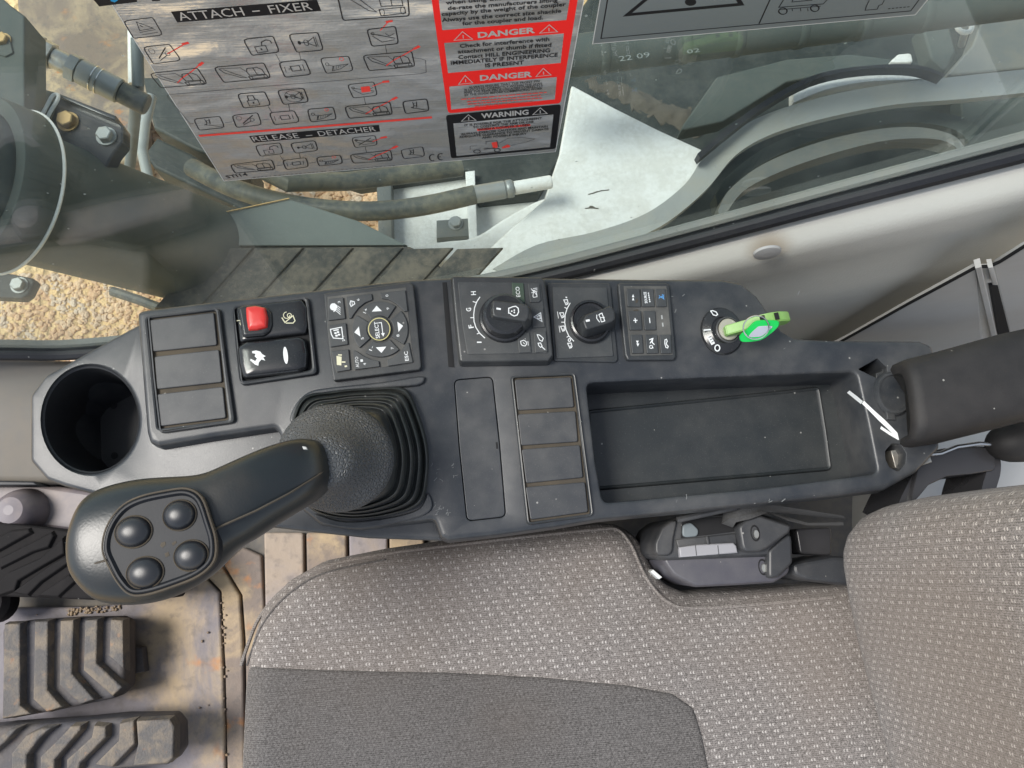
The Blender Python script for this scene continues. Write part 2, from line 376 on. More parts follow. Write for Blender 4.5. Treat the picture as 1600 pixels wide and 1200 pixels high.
def loft(bm, loops, cap0=False, cap1=True, closed=True):
    vs = [[bm.verts.new(q) for q in l] for l in loops]
    n = len(vs[0])
    for a, b in zip(vs, vs[1:]):
        for i in range(n if closed else n-1):
            j = (i+1) % n
            try: bm.faces.new((a[i], a[j], b[j], b[i]))
            except ValueError: pass
    if cap0: bm.faces.new(vs[0][::-1])
    if cap1: bm.faces.new(vs[-1])
    return vs
def fan(bm, loop, center):
    c = bm.verts.new(center)
    for i in range(len(loop)): bm.faces.new((loop[i], loop[(i+1) % len(loop)], c))
def prof(bev, n=3):                       # rounded-edge steps (inset, drop)
    return [(bev*(1-math.cos(k/n*math.pi/2)), bev*(1-math.sin(k/n*math.pi/2))) for k in range(n+1)]
def safe(p, d):                           # largest inset up to d that keeps every edge pointing its own way
    N = len(p)
    for _ in range(24):
        q = inset(p, d)
        if all((q[(i+1) % N]-q[i]).dot(p[(i+1) % N]-p[i]) >= -1e-12 for i in range(N)): return d
        d *= 0.82
    return d
def clean(p, tol=0.0008):                 # drop points that nearly coincide
    out = []
    for q in p:
        if not out or (q-out[-1]).length > tol: out.append(q)
    if len(out) > 3 and (out[0]-out[-1]).length < tol: out.pop()
    return out
def slab_bm(bm, pts2, zb, zt, bev, draft=0.0, nb=3, cap0=False):
    p = ccw(pts2); loops = []
    if bev > 0.0025: p = clean(p, min(0.002, bev*0.3))
    hb = safe(p, bev)/bev if bev > 1e-9 else 1.0
    base = inset(p, -draft) if draft else p
    loops.append([(q.x, q.y, zb) for q in base])
    for d, dz in prof(bev, nb): loops.append([(q.x, q.y, zt-dz) for q in (inset(p, d*hb) if d else p)])
    return loft(bm, loops, cap0, True)
def pxl(px, z): return [P(u, v, z).to_2d() for u, v in px]
def slab(name, px, zb, zt, bev, mat, parent=None, r=0.0, draft=0.0, nb=3, ang=32):
    if r: r = max(r, bev*1.3)
    bm = bmesh.new(); slab_bm(bm, rnd(pxl(px, zt), r), zb, zt, bev, draft, nb)
    return mk(name, bm, mat, parent, ang)
def frame_bm(bm, outer, inner, zb, zt, bev, zi=None):      # raised bezel with an opening (2D point lists of any count)
    o = ccw(outer); i = ccw(inner)
    lo = [[(q.x, q.y, zb) for q in o]]+[[(q.x, q.y, zt-dz) for q in inset(o, d)] for d, dz in prof(bev, 2)]
    li = [[(q.x, q.y, zt-dz) for q in inset(i, -d)] for d, dz in prof(bev, 2)][::-1]+[[(q.x, q.y, zb if zi is None else zi) for q in i]]
    vo = loft(bm, lo, False, False); vi = loft(bm, li, False, False)
    bridge_fill(bm, vo[-1], [vi[0]])
def bridge_fill(bm, outer, holes, steiner=()):             # flat fill between an outline and holes (existing verts)
    vs = list(outer); edges = [(k, (k+1) % len(outer)) for k in range(len(outer))]
    for h in holes:
        b = len(vs); vs += list(h); edges += [(b+k, b+(k+1) % len(h)) for k in range(len(h))]
    pts = [v.co.to_2d() for v in vs]
    def inside(c, poly):
        r = False; n = len(poly)
        for i in range(n):
            a, b = poly[i], poly[i-1]
            if (a.y > c.y) != (b.y > c.y) and c.x < (b.x-a.x)*(c.y-a.y)/(b.y-a.y)+a.x: r = not r
        return r
    op = [v.co.to_2d() for v in outer]; hp = [[v.co.to_2d() for v in h] for h in holes]
    rv, re, rf, ov, oe, of = delaunay_2d_cdt(pts, edges, [], 0, 1e-7)
    mp = [vs[o[0]] if o else None for o in ov]
    for k, q in enumerate(mp):
        if q is None: mp[k] = bm.verts.new((rv[k].x, rv[k].y, outer[0].co.z))
    for f in rf:
        c = (rv[f[0]]+rv[f[1]]+rv[f[2]])/3
        if inside(c, op) and not any(inside(c, h) for h in hp):
            try: bm.faces.new([mp[k] for k in f])
            except ValueError: pass
def tube_bm(bm, path, rad, n=10, caps=True):
    path = [Vector(p) for p in path]; loops = []; up = None
    for i, p in enumerate(path):
        d = (path[min(i+1, len(path)-1)]-path[max(i-1, 0)]).normalized()
        if up is None: up = Vector((0, 0, 1)) if abs(d.z) < 0.9 else Vector((1, 0, 0))
        s = d.cross(up).normalized(); q = s.cross(d).normalized(); up = q
        r = rad[i] if isinstance(rad, (list, tuple)) else rad
        loops.append([p+(s*math.cos(k/n*2*math.pi)+q*math.sin(k/n*2*math.pi))*r for k in range(n)])
    loft(bm, loops, caps, caps)
def tube(name, path, rad, mat, parent=None, n=10, caps=True):
    bm = bmesh.new(); tube_bm(bm, path, rad, n, caps); return mk(name, bm, mat, parent)
def lathe_bm(bm, c, prof_, n=24, ex=1.0, ey=1.0, ax=Vector((0, 0, 1)), cap0=False, cap1=True):
    c = Vector(c); q = ax.normalized().to_track_quat('Z', 'Y') if (ax-Vector((0, 0, 1))).length > 1e-6 else None
    loops = []
    for r, z in prof_:
        l = []
        for k in range(n):
            v = Vector((r*ex*math.cos(k/n*2*math.pi), r*ey*math.sin(k/n*2*math.pi), z))
            l.append(c+(q @ v if q else v))
        loops.append(l)
    loft(bm, loops, cap0, cap1)
def lathe(name, c, prof_, mat, parent=None, n=24, ex=1.0, ey=1.0, ax=Vector((0, 0, 1)), ang=32, cap0=False, cap1=True):
    bm = bmesh.new(); lathe_bm(bm, c, prof_, n, ex, ey, ax, cap0, cap1); return mk(name, bm, mat, parent, ang)
def hexbolt(name, c, r, h, mat, parent, ax=Vector((0, 0, 1)), rot=0.2):
    bm = bmesh.new(); q = ax.normalized().to_track_quat('Z', 'Y')
    loops = []
    for rr, z in ((r*1.25, 0), (r*1.25, h*0.2)): loops.append((rr, z))
    lathe_bm(bm, c, loops, 18, ax=ax)
    hl = [[Vector(c)+q @ Vector((rr*math.cos(rot+k*math.pi/3), rr*math.sin(rot+k*math.pi/3), z)) for k in range(6)] for rr, z in ((r, h*0.15), (r, h*0.9), (r*0.86, h))]
    loft(bm, hl); return mk(name, bm, mat, parent, 20)

# printed marks: strokes, filled shapes and lettering lying on a surface
class Print:
    def __init__(s, surf, off=0.00025): s.s = surf; s.bm = bmesh.new(); s.off = off; s.k = 0
    def lift(s):
        s.k += 1; return s.off+(s.k % 40)*0.000006
    def stroke(s, px, wpx, closed=False):
        pts = [s.s.pt(u, v) for u, v in px]; n = s.s.n; N = len(pts)
        sc = (s.s.pt(px[0][0]+1, px[0][1])-s.s.pt(*px[0])).length*wpx/2; o = n*s.lift()
        L, Rr = [], []
        for i in range(N):
            a = pts[i-1] if (i > 0 or closed) else None; c = pts[(i+1) % N] if (i < N-1 or closed) else None
            d1 = (pts[i]-a).normalized() if a is not None else None; d2 = (c-pts[i]).normalized() if c is not None else None
            if d1 is None: d1 = d2
            if d2 is None: d2 = d1
            n1, n2 = n.cross(d1), n.cross(d2); m = n1+n2
            m = m.normalized() if m.length > 1e-6 else n1
            q = m*(sc/max(m.dot(n1), 0.4))
            L.append(s.bm.verts.new(pts[i]+q+o)); Rr.append(s.bm.verts.new(pts[i]-q+o))
        for i in range(N if closed else N-1):
            j = (i+1) % N; s.bm.faces.new((Rr[i], Rr[j], L[j], L[i]))
        return s
    def poly(s, px):
        o = s.s.n*s.lift(); s.bm.faces.new([s.bm.verts.new(s.s.pt(u, v)+o) for u, v in px]); return s
    def ell(s, u, v, ru, rv, fill=True, wpx=1.5, n=18, rot=0):
        c, sn = math.cos(rot), math.sin(rot)
        px = [(u+ru*math.cos(t)*c-rv*math.sin(t)*sn, v+ru*math.cos(t)*sn+rv*math.sin(t)*c) for t in (k/n*2*math.pi for k in range(n))]
        return s.poly(px) if fill else s.stroke(px, wpx, True)
    def text(s, body, A, B, hpx=None, bold=0.0, pad=0.0):   # baseline from pixel A to pixel B, cap height hpx
        cu = bpy.data.curves.new('t', 'FONT'); cu.body = body; cu.size = 1; cu.resolution_u = 2
        if bold: cu.offset = bold
        ob = bpy.data.objects.new('t', cu); me = ob.to_mesh()
        if not me or not len(me.vertices): return s
        xs = [v.co.x for v in me.vertices]; x0, x1 = min(xs), max(xs)
        a, b = s.s.pt(*A), s.s.pt(*B); xd = b-a; W = xd.length; xd.normalize(); yd = s.s.n.cross(xd)
        sx = W/(x1-x0)
        if hpx is None: sy = sx
        else:
            L = math.hypot(B[0]-A[0], B[1]-A[1]); nx, ny = (B[1]-A[1])/L, -(B[0]-A[0])/L
            sy = (s.s.pt(A[0]+nx*hpx, A[1]+ny*hpx)-a).length/0.70
        o = s.s.n*s.lift()
        vs = [s.bm.verts.new(a+xd*((v.co.x-x0)*sx)+yd*(v.co.y*sy)+o) for v in me.vertices]
        for p in me.polygons:
            try: s.bm.faces.new([vs[i] for i in p.vertices])
            except ValueError: pass
        ob.to_mesh_clear(); bpy.data.objects.remove(ob); bpy.data.curves.remove(cu)
        return s
    def build(s, name, mat, parent):
        for f in s.bm.faces:
            f.normal_update()
            if f.normal.dot(s.s.n) < 0: f.normal_flip()
        me = bpy.data.meshes.new(name); s.bm.to_mesh(me); s.bm.free(); me.materials.append(mat)
        return link(name, me, parent)
def arcpx(c, r, a0, a1, n=12, ry=None, rot=0):
    ry = ry or r
    return [(c[0]+r*math.cos(R(a0+(a1-a0)*k/n)), c[1]-ry*math.sin(R(a0+(a1-a0)*k/n))) for k in range(n+1)]

# ================================================================== the console
ZL = -0.014                               # lower deck round the cup hole
con = thing('console', 'long dark grey plastic side console with a cup hole and an open tray', 'console', P(800, 650, -0.1))
low_px = [(46, 720), (46, 618), (69, 587), (132, 552), (215, 507), (300, 486), (450, 470), (700, 447), (712, 840), (690, 845), (575, 841), (475, 830), (400, 821), (300, 806), (155, 775), (100, 760), (72, 750)]
cup_c = P(143, 657, ZL)
def ring2(u, v, ru, rv, z, n=48):
    return [P(u+ru*math.cos(t), v+rv*math.sin(t), z) for t in (k/n*2*math.pi for k in range(n))]
bm = bmesh.new()
p = ccw(rnd(pxl(low_px, ZL), 0.008, 3))
loops = [[(q.x, q.y, ZL-0.10) for q in inset(p, 0.022)], [(q.x, q.y, ZL-0.030) for q in inset(p, 0.004)]]+[[(q.x, q.y, ZL-dz) for q in inset(p, d)] for d, dz in prof(0.0035, 3)]
vo = loft(bm, loops, False, False)
h0 = ring2(143, 656, 80, 88, ZL); h1 = ring2(143, 656, 75.5, 83.5, ZL-0.006)
def lerp_ring(a, b, f, z): return [Vector(((x.x+(y.x-x.x)*f), (x.y+(y.y-x.y)*f), z)) for x, y in zip(a, b)]
vi = loft(bm, [h0, lerp_ring(h0, h1, 0.4, ZL-0.0008), lerp_ring(h0, h1, 0.8, ZL-0.003), h1], False, False)
bridge_fill(bm, vo[-1], [vi[0]])
mk('lower_deck', bm, M['deck'], con)
# cup well
bm = bmesh.new()
cc = cup_c.to_2d(); rw = [Vector(q) for q in ring2(143, 656, 75.5, 83.5, ZL-0.006)]
def shrink(f, z): return [Vector((cc.x+(q.x-cc.x)*f, cc.y+(q.y-cc.y)*f, z)) for q in rw]
loft(bm, [shrink(1.0, ZL-0.005), shrink(0.97, ZL-0.006), shrink(0.965, ZL-0.010), shrink(0.93, ZL-0.08), shrink(0.90, ZL-0.083)], False, True)
well = mk('cup_well', bm, M['well'], con)
for u, v in ((178, 634), (179, 712)):
    lathe('drain_hole', P(u, v, ZL-0.0828), [(0.0032, 0), (0.0032, 0.0003)], M['hole'], well, 14)

# upper deck with the tray and lid openings
up_px = [(213, 487), (228, 483), (300, 474), (470, 455), (570, 443), (640, 436), (700, 433), (860, 433), (1000, 435), (1130, 436), (1160, 442), (1184, 462), (1207, 495), (1222, 516), (1243, 528), (1300, 531), (1440, 532), (1458, 540), (1464, 560), (1470, 700), (1434, 738), (1385, 765), (1300, 776), (1200, 786), (1100, 796), (935, 812), (865, 824), (780, 836), (700, 845), (688, 840), (678, 812), (560, 826), (498, 818), (470, 795), (452, 715), (431, 668), (330, 683), (247, 697), (233, 692), (228, 675)]
tray_px = [(916, 598), (1100, 590), (1338, 581), (1356, 660), (1372, 740), (1200, 762), (942, 786), (930, 720)]
lid_px = [(709, 593), (770, 588), (781, 690), (791, 808), (729, 815), (717, 700)]
plug_px = [(1383, 705), (1394, 692), (1407, 694), (1416, 708), (1415, 724), (1404, 737), (1390, 730), (1384, 718)]
slot_px = [(1341, 577), (1371, 560), (1386, 574), (1386, 588), (1370, 591)]
bm = bmesh.new()
p = ccw(rnd(pxl(up_px, 0), 0.004, 3))
loops = [[(q.x, q.y, -0.10) for q in inset(p, 0.020)], [(q.x, q.y, -0.030) for q in inset(p, 0.003)], [(q.x, q.y, -0.016) for q in inset(p, -0.0015)]]+[[(q.x, q.y, -dz) for q in inset(p, d)] for d, dz in prof(0.0045, 4)]
vo = loft(bm, loops, False, False)
holes = []
def opening(px, r, bev, depth, floor=False):
    q = ccw(rnd(pxl(px, 0), r, 4))
    l = [[(a.x, a.y, -dz) for a in inset(q, bev-d)] for d, dz in prof(bev, 3)][::-1]
    l = [[(a.x, a.y, -(bev*(1-math.cos(k/3*math.pi/2)))) for a in inset(q, -bev+bev*math.sin(k/3*math.pi/2))] for k in range(4)]
    l.append([(a.x, a.y, -depth) for a in inset(q, 0.0005)])
    v = loft(bm, l, False, floor); holes.append(v[0]); return q
tq = opening(tray_px, 0.006, 0.0025, 0.047, False)
opening(lid_px, 0.005, 0.0004, 0.006, True)
opening(plug_px, 0.003, 0.0005, 0.05, False)
opening(slot_px, 0.0006, 0.0004, 0.05, False)
bridge_fill(bm, vo[-1], holes)
mk('upper_deck', bm, M['deck'], con)
lp = inset(ccw(rnd(pxl(lid_px, 0), 0.005, 4)), 0.0007)
bm = bmesh.new(); slab_bm(bm, lp, -0.005, 0.0, 0.0005); lid = mk('cover_lid', bm, M['deck'], con)
slab('pry_slot', [(774.5, 691), (777.5, 690.6), (778.5, 701), (775.5, 701.4)], -0.0005, 0.0002, 0.0001, M['hole'], lid)
# tray liner
bm = bmesh.new()
fl = inset(tq, 0.0004)
bm.faces.new([bm.verts.new((q.x, q.y, -0.0465)) for q in fl])
tray = mk('tray_floor', bm, M['tray'], con)
TZ = -0.044
lin = ccw(rnd(pxl([(916, 640), (1100, 622), (1281, 603), (1292, 670), (1301, 735), (1200, 744), (950, 765), (922, 768)], TZ), 0.005, 4))
bm = bmesh.new()
loft(bm, [[(q.x, q.y, -0.0466) for q in lin], [(q.x, q.y, TZ) for q in inset(lin, 0.0008)], [(q.x, q.y, TZ+0.0006) for q in inset(lin, 0.0016)], [(q.x, q.y, TZ) for q in inset(lin, 0.0026)], [(q.x, q.y, TZ-0.0012) for q in inset(lin, 0.0036)]], False, True)
mk('rubber_liner', bm, M['tray'], tray)
# dark hollows under the two small openings
slab('plug_hollow', [(1380, 690), (1420, 690), (1420, 742), (1380, 742)], -0.052, -0.05, 0, M['hole'], con)
slab('slot_hollow', [(1336, 553), (1392, 553), (1392, 596), (1336, 596)], -0.054, -0.05, 0, M['hole'], con)
bm = bmesh.new(); slab_bm(bm, pxl([(1392, 704), (1402, 702), (1409, 716), (1408, 732), (1399, 732)], -0.012), -0.05, -0.012, 0.001); mk('wire_plug', bm, M['dullsteel'], con)
bm = bmesh.new(); slab_bm(bm, pxl([(1369, 583), (1378, 580), (1380, 574), (1383, 574), (1384, 592), (1369, 594)], -0.006), -0.03, -0.006, 0.0006); mk('clip', bm, M['module'], con)
# raised arc boss next to the armrest
lathe('pivot_boss', P(1392, 616, 0.0), [(0.0150, -0.001), (0.0150, 0.003), (0.0135, 0.006), (0.012, 0.006), (0.0118, 0.0045), (0.010, 0.0045)], M['deck'], con, 28, ex=1.0, ey=1.25)
slab('boss_tab', [(1385, 643), (1398, 645), (1400, 656), (1387, 655)], -0.001, 0.004, 0.0008, M['deck'], con)
# white marker arrow: starts on the tray's end wall and runs over the rim
pr = Print(Level(0.0), 0.0003)
pr.poly([(1346.5, 630.8), (1349.5, 626.2), (1364, 640), (1382, 656), (1394, 668), (1402, 676.5), (1404.5, 687.5), (1397, 680.5), (1386, 669.5), (1373, 657.5), (1360, 644)])
pr.poly([(1375, 670), (1376.5, 666), (1390, 675), (1402, 683), (1404, 688), (1390, 680)])
pr.build('marker_arrow', M['chalk'], con)
e0, e1 = P(1338, 581, 0), P(1372, 740, 0)
tl = Tilt(e0+Vector((0, 0, 0)), e1, e0+Vector((0.0005, 0, -0.047)))
pr = Print(tl, 0.0009)
if pr.s.n.x > 0: pr.s.n = -pr.s.n
pr.poly([(1325, 613.5), (1329, 610), (1339, 617.5), (1350, 626.6), (1347, 631.2), (1336, 622.5)])
pr.build('marker_tail', M['chalk'], con)
# lip under the joystick boot
lip_px = spline([(493, 803), (540, 815), (610, 808), (655, 794), (668, 770), (676, 790), (662, 805), (615, 818), (556, 826), (505, 818)], 4)
slab('boot_lip', lip_px, -0.004, 0.0030, 0.0016, M['deck'], con)
slab('deck_shoulder', spline([(452, 655), (462, 630), (482, 612), (515, 605), (600, 596), (655, 587), (664, 592), (652, 602), (600, 606), (520, 613), (487, 623), (472, 640), (462, 660)], 3), -0.004, 0.004, 0.002, M['deck'], con)

# ================================================================== blank switch panels
def blank_panel(label, outer, covers, zt):
    t = thing('blank_switch_panel', label, 'switch panel', P(*outer[0], 0), 'blanked switch panels on the console')
    o = rnd(pxl(outer, zt), 0.004, 3)
    allp = [q for c in covers for q in c]
    N = len(covers)
    # opening runs round all covers with a small gap
    left = []; right = []
    for c in covers: right += [c[1], c[2]]; left += [c[0], c[3]]
    op = [covers[0][0], covers[0][1]]+[covers[-1][2], covers[-1][3]]
    oi = inset(ccw(rnd(pxl(op, zt), 0.0)), -0.0016); oi = rnd(oi, 0.002, 3)
    bm = bmesh.new(); frame_bm(bm, o, oi, -0.003, zt, 0.0018, zi=-0.002); mk('frame', bm, M['module'], t)
    bm = bmesh.new(); bm.faces.new([bm.verts.new((q.x, q.y, zt-0.0030)) for q in inset(oi, -0.0003)]); mk('dusty_recess', bm, M['dirtline'], t)
    for c in covers: slab('blank_cover', c, zt-0.004, zt-0.0009, 0.0007, M['blank'], t, r=0.0018, nb=2)
    return t
blank_panel('blanked black switch panel with three plain covers beside the cup hole',
            [(229, 492), (343, 480), (354, 570), (367, 660), (248, 677), (238, 590)],
            [[(233, 500), (334, 488), (339, 539), (239, 549)], [(241, 557), (342, 546), (347, 597), (245, 608)], [(245, 616), (348, 604), (353, 653), (250, 666)]], 0.0045)
blank_panel('blanked black switch panel with four plain covers left of the long tray',
            [(797, 587), (898, 582), (913, 690), (927, 806), (823, 821), (810, 700)],
            [[(804, 593), (892, 589), (897, 636), (809, 641)], [(809, 647), (899, 642), (903, 690), (814, 696)], [(815, 702), (906, 695), (911, 746), (822, 755)], [(821, 761), (914, 753), (919, 800), (829, 812)]], 0.0035)

# ================================================================== rocker switches
rk = thing('rocker_switch_panel', 'two black rocker switches in one bezel, the upper with a red lock slider', 'rocker switches', P(425, 535, 0))
o = rnd(pxl([(361, 477), (482, 463), (489, 522), (496, 584), (375, 602), (368, 540)], 0.0045), 0.004, 3)
i_ = rnd(pxl([(367, 481), (476, 468), (482, 523), (487, 577), (378, 595), (372, 540)], 0.0045), 0.003, 3)
bm = bmesh.new(); frame_bm(bm, o, i_, -0.003, 0.0045, 0.002, zi=-0.001); mk('bezel', bm, M['module'], rk)
bm = bmesh.new(); bm.faces.new([bm.verts.new((q.x, q.y, 0.0006)) for q in inset(ccw(i_), -0.0003)]); mk('recess', bm, M['hole'], rk)
def bowed(name, px, z0, crown, mat, parent, r=0.004):
    # a cushion-topped rocker: dome-like inset rings
    p = ccw(rnd(pxl(px, z0), r, 4)); bm = bmesh.new(); loops = [[(q.x, q.y, 0.0) for q in p]]
    c = sum(p, Vector((0, 0)))/len(p)
    for f, h in ((1.0, 0), (0.97, 0.40), (0.92, 0.68), (0.82, 0.86), (0.66, 0.95), (0.4, 0.99), (0.12, 1.0)):
        loops.append([(c.x+(q.x-c.x)*f, c.y+(q.y-c.y)*f, z0+crown*h) for q in p])
    loft(bm, loops, False, True); return mk(name, bm, mat, parent)
rA = bowed('rocker', [(369, 480), (472, 468), (480, 480), (481, 510), (478, 522), (375, 535)], 0.0035, 0.003, M['gloss'], rk, 0.0025)
rB = bowed('rocker', [(371, 543), (384, 535), (470, 527), (478, 532), (482, 553), (480, 576), (470, 582), (380, 592), (374, 570)], 0.0045, 0.0045, M['gloss'], rk, 0.004)
slab('slider_shroud', [(370, 481), (378, 476), (402, 476), (416, 479), (424, 487), (425, 507), (421, 518), (412, 524), (378, 527)], 0.004, 0.0095, 0.003, M['gloss'], rA, r=0.002)
bowed('lock_slider', [(385, 481), (401, 479), (416, 482), (420, 498), (419, 513), (404, 517), (389, 518), (386, 500)], 0.0085, 0.0055, M['red'], rA, 0.0015)
pr = Print(Level(0.0066)); C = crop(360, 450, 7.5)
pr.stroke(C([(603, 348), (640, 405), (735, 325), (758, 385), (735, 412), (650, 412)]), 1.6)
pr.stroke(C(arcpx((660, 320), 38, 90, 360, 10)), 1.2).ell(*C([(692, 322)])[0], 3.2, 3.2, False, 1.2)
pr.build('lock_symbol', M['cream'], rA); pr = Print(Level(0.0066))
pr.stroke(C([(75, 385), (115, 380), (118, 400)]), 1.2).ell(*C([(140, 415)])[0], 3.4, 3.4, False, 1.3)
pr.build('lock_symbol', M['cream'], rA)
pr = Print(Level(0.0090+0.0002))
pr.poly(C([(255, 742), (300, 733), (350, 745), (372, 775), (415, 800), (385, 815), (410, 852), (365, 838), (335, 872), (328, 912), (290, 898), (232, 848), (240, 830), (292, 858), (312, 828), (285, 800), (296, 772), (258, 764)]))
pr.ell(*C([(648, 790)])[0], 3.6, 13.5, rot=-0.1)
pr.build('rabbit_symbol', M['white'], rB)

# ================================================================== navigation keypad
nk = thing('navigation_keypad', 'square keypad with a ring of arrow keys round a SELECT button', 'keypad', P(585, 520, 0))
C = crop(500, 430, 6.667)
nko = rnd(pxl(C([(38, 190), (930, 68), (975, 105), (1020, 500), (1058, 950), (1035, 985), (140, 1100), (95, 800), (60, 450)]), 0.006), 0.0015, 3)
bm = bmesh.new(); slab_bm(bm, nko, -0.002, 0.006, 0.0014); mk('housing', bm, M['module'], nk)
slab('key_field', C([(78, 225), (895, 125), (920, 380), (950, 690), (985, 915), (170, 1020), (110, 800), (85, 520)]), 0.0055, 0.0063, 0.0003, M['gutter'], nk)
ZK = 0.0082
def nkey(px, mat=None, cm=C): return slab('key', cm(px), 0.006, ZK, 0.0005, mat or M['key'], nk, r=0.0006, nb=2)
k3 = nkey([(85, 245), (240, 228), (264, 450), (86, 472)]); k2 = nkey([(94, 520), (270, 496), (292, 720), (108, 748)]); k1 = nkey([(118, 792), (298, 770), (317, 985), (175, 1008)])
k6 = nkey([(272, 222), (538, 191), (546, 255), (470, 285), (400, 340), (345, 415), (328, 446), (302, 448)])
k0 = nkey([(625, 183), (888, 153), (914, 372), (880, 378), (800, 300), (720, 255), (640, 240)])
ke = nkey([(925, 700), (968, 906), (708, 946), (697, 885), (780, 842), (850, 778), (897, 705)])
ka = nkey([(345, 780), (372, 785), (450, 838), (530, 875), (612, 892), (622, 950), (362, 985)])
cx, cyy = 628, 562
def sector(a0, a1, r0, r1):
    return [(cx+r1*math.cos(R(a)), cyy-r1*math.sin(R(a))) for a in [a0+(a1-a0)*k/8 for k in range(9)]]+[(cx+r0*math.cos(R(a)), cyy-r0*math.sin(R(a))) for a in [a1+(a0-a1)*k/6 for k in range(7)]]
kt = nkey(sector(56, 131, 140, 290)); kl = nkey(sector(149, 222, 140, 290)); kb = nkey(sector(237, 313, 140, 290)); kr = nkey(sector(-33, 42, 140, 290))
sel = lathe('select_key', P(*C([(617, 562)])[0], 0.006), [(0.0096, 0), (0.0096, 0.0028), (0.0090, 0.0034), (0.0082, 0.0035)], M['key'], nk, 28, ex=1, ey=1.08)
def pk(z=ZK): return Print(Level(z), 0.00015)
pr = pk(); pr.poly(C([(540, 380), (590, 318), (645, 374)])).text('1+', C([(478, 400)])[0], C([(500, 352)])[0], 5).text('9', C([(722, 358)])[0], C([(718, 335)])[0], 4); pr.build('up_arrow', M['white'], kt)
pr = pk(); pr.poly(C([(358, 596), (405, 535), (422, 640)])).text('5', C([(458, 668)])[0], C([(455, 645)])[0], 4.5); pr.build('left_arrow', M['white'], kl)
pr = pk(); pr.poly(C([(582, 752), (690, 745), (640, 810)])).text('1-', C([(540, 790)])[0], C([(560, 745)])[0], 5).text('7', C([(768, 768)])[0], C([(765, 748)])[0], 4); pr.build('down_arrow', M['white'], kb)
pr = pk(); pr.poly(C([(806, 485), (866, 528), (818, 592)])).text('8', C([(828, 640)])[0], C([(825, 616)])[0], 4.5); pr.build('right_arrow', M['white'], kr)
pr = pk(0.0095); pr.text('SELECT', C([(624, 655)])[0], C([(604, 482)])[0], 6.2, bold=0.015)
pr.stroke(C([(610, 497), (640, 494), (655, 610)]), 1.3).poly(C([(636, 606), (675, 602), (660, 640)])); pr.build('select_print', M['white'], sel)
pr = pk(0.0094); pr.stroke([C([(617+112*math.cos(t), 562+115*math.sin(t))])[0] for t in (k/36*2*math.pi for k in range(36))], 1.3, True); pr.build('yellow_ring', M['yellow'], sel)
pr = pk(); pr.ell(*C([(138, 330)])[0], 5.2, 5.6).poly(C([(150, 290), (185, 320), (165, 372), (140, 385)]))
for q in range(4): pr.stroke(C([(186-q*8, 322+q*15), (214, 345+q*22)]), 1.0)
pr.text('3', C([(214, 290)])[0], C([(210, 268)])[0], 4); pr.build('lamp_symbol', M['white'], k3)
pr = pk(); pr.stroke(C([(108, 565), (225, 542), (240, 662), (140, 655), (120, 620)]), 1.5, True)
for q in range(4): pr.ell(*C([(180+20*math.cos(q*1.57+.4), 612+20*math.sin(q*1.57+.4))])[0], 2.2, 1.6, n=8)
pr.stroke(C([(140, 577), (195, 568)]), 2.0).text('2', C([(262, 688)])[0], C([(258, 666)])[0], 4); pr.build('fan_symbol', M['white'], k2)
pr = pk(); pr.poly(C([(172, 840), (226, 850), (222, 940), (176, 935)])).stroke(C([(188, 830), (228, 832)]), 2.0).stroke(C([(226, 905), (265, 905)]), 2.2).text('1', C([(284, 955)])[0], C([(281, 938)])[0], 4); pr.build('camera_symbol', M['cream'], k1)
pr = pk(); pr.stroke(C([(320, 268), (312, 298), (325, 326), (362, 300), (356, 276)]), 1.4, True).stroke(C([(332, 272), (338, 318)]), 0.9).text('6', C([(412, 265)])[0], C([(408, 243)])[0], 4); pr.build('washer_symbol', M['white'], k6)
pr = pk(); pr.text('0', C([(714, 222)])[0], C([(710, 200)])[0], 4.5); pr.build('zero_print', M['white'], k0)
pr = pk(); pr.text('ESC', C([(924, 890)])[0], C([(912, 792)])[0], 5.5, bold=0.012); pr.build('esc_print', M['white'], ke)
pr = pk(); pr.text('AUTO', C([(408, 958)])[0], C([(396, 848)])[0], 5).text('4', C([(482, 936)])[0], C([(478, 912)])[0], 4.5)
for q in range(4): pr.ell(*C([(434+9*math.cos(q*1.57+.6), 890+9*math.sin(q*1.57+.6))])[0], 1.2, 1.0, n=8)
pr.build('auto_print', M['white'], ka)

# ================================================================== engine speed dial, sitting proud of its opening
ed = thing('engine_speed_dial', 'loose black dial module with letters F, G and H and an ECO key', 'dial', P(785, 505, 0))
C = crop(690, 425, 7.5)
slab('opening_gap', C([(8, 122), (60, 118), (150, 1118), (80, 1112)]), -0.004, 0.0005, 0.0001, M['hole'], ed)
mo = rnd(pxl(C([(110, 55), (1170, 70), (1212, 115), (1262, 500), (1308, 985), (1255, 1050), (210, 1065), (160, 600)]), 0.010), 0.003, 3)
bm = bmesh.new(); slab_bm(bm, mo, -0.003, 0.0125, 0.0025, draft=0.0012); mk('housing', bm, M['module'], ed)
bm = bmesh.new(); slab_bm(bm, inset(ccw(mo), -0.0006), 0.003, 0.0055, 0.0006); mk('skirt_rib', bm, M['module'], ed)
ZD = 0.0134
slab('face_plate', C([(185, 110), (1160, 125), (1212, 500), (1250, 950), (300, 965), (240, 600)]), 0.011, ZD, 0.0006, M['key'], ed, r=0.002)
def dkey(px, mat=None): return slab('key', C(px), 0.012, ZD+0.0014, 0.0005, mat or M['key'], ed, r=0.0005, nb=2)
e1_ = dkey([(822, 122), (960, 130), (977, 356), (902, 352), (832, 280)], M['ecokey'])
e2_ = dkey([(1010, 135), (1145, 138), (1166, 330), (1140, 352), (1036, 356)])
e3_ = dkey([(1046, 418), (1190, 416), (1211, 645), (1066, 655)])
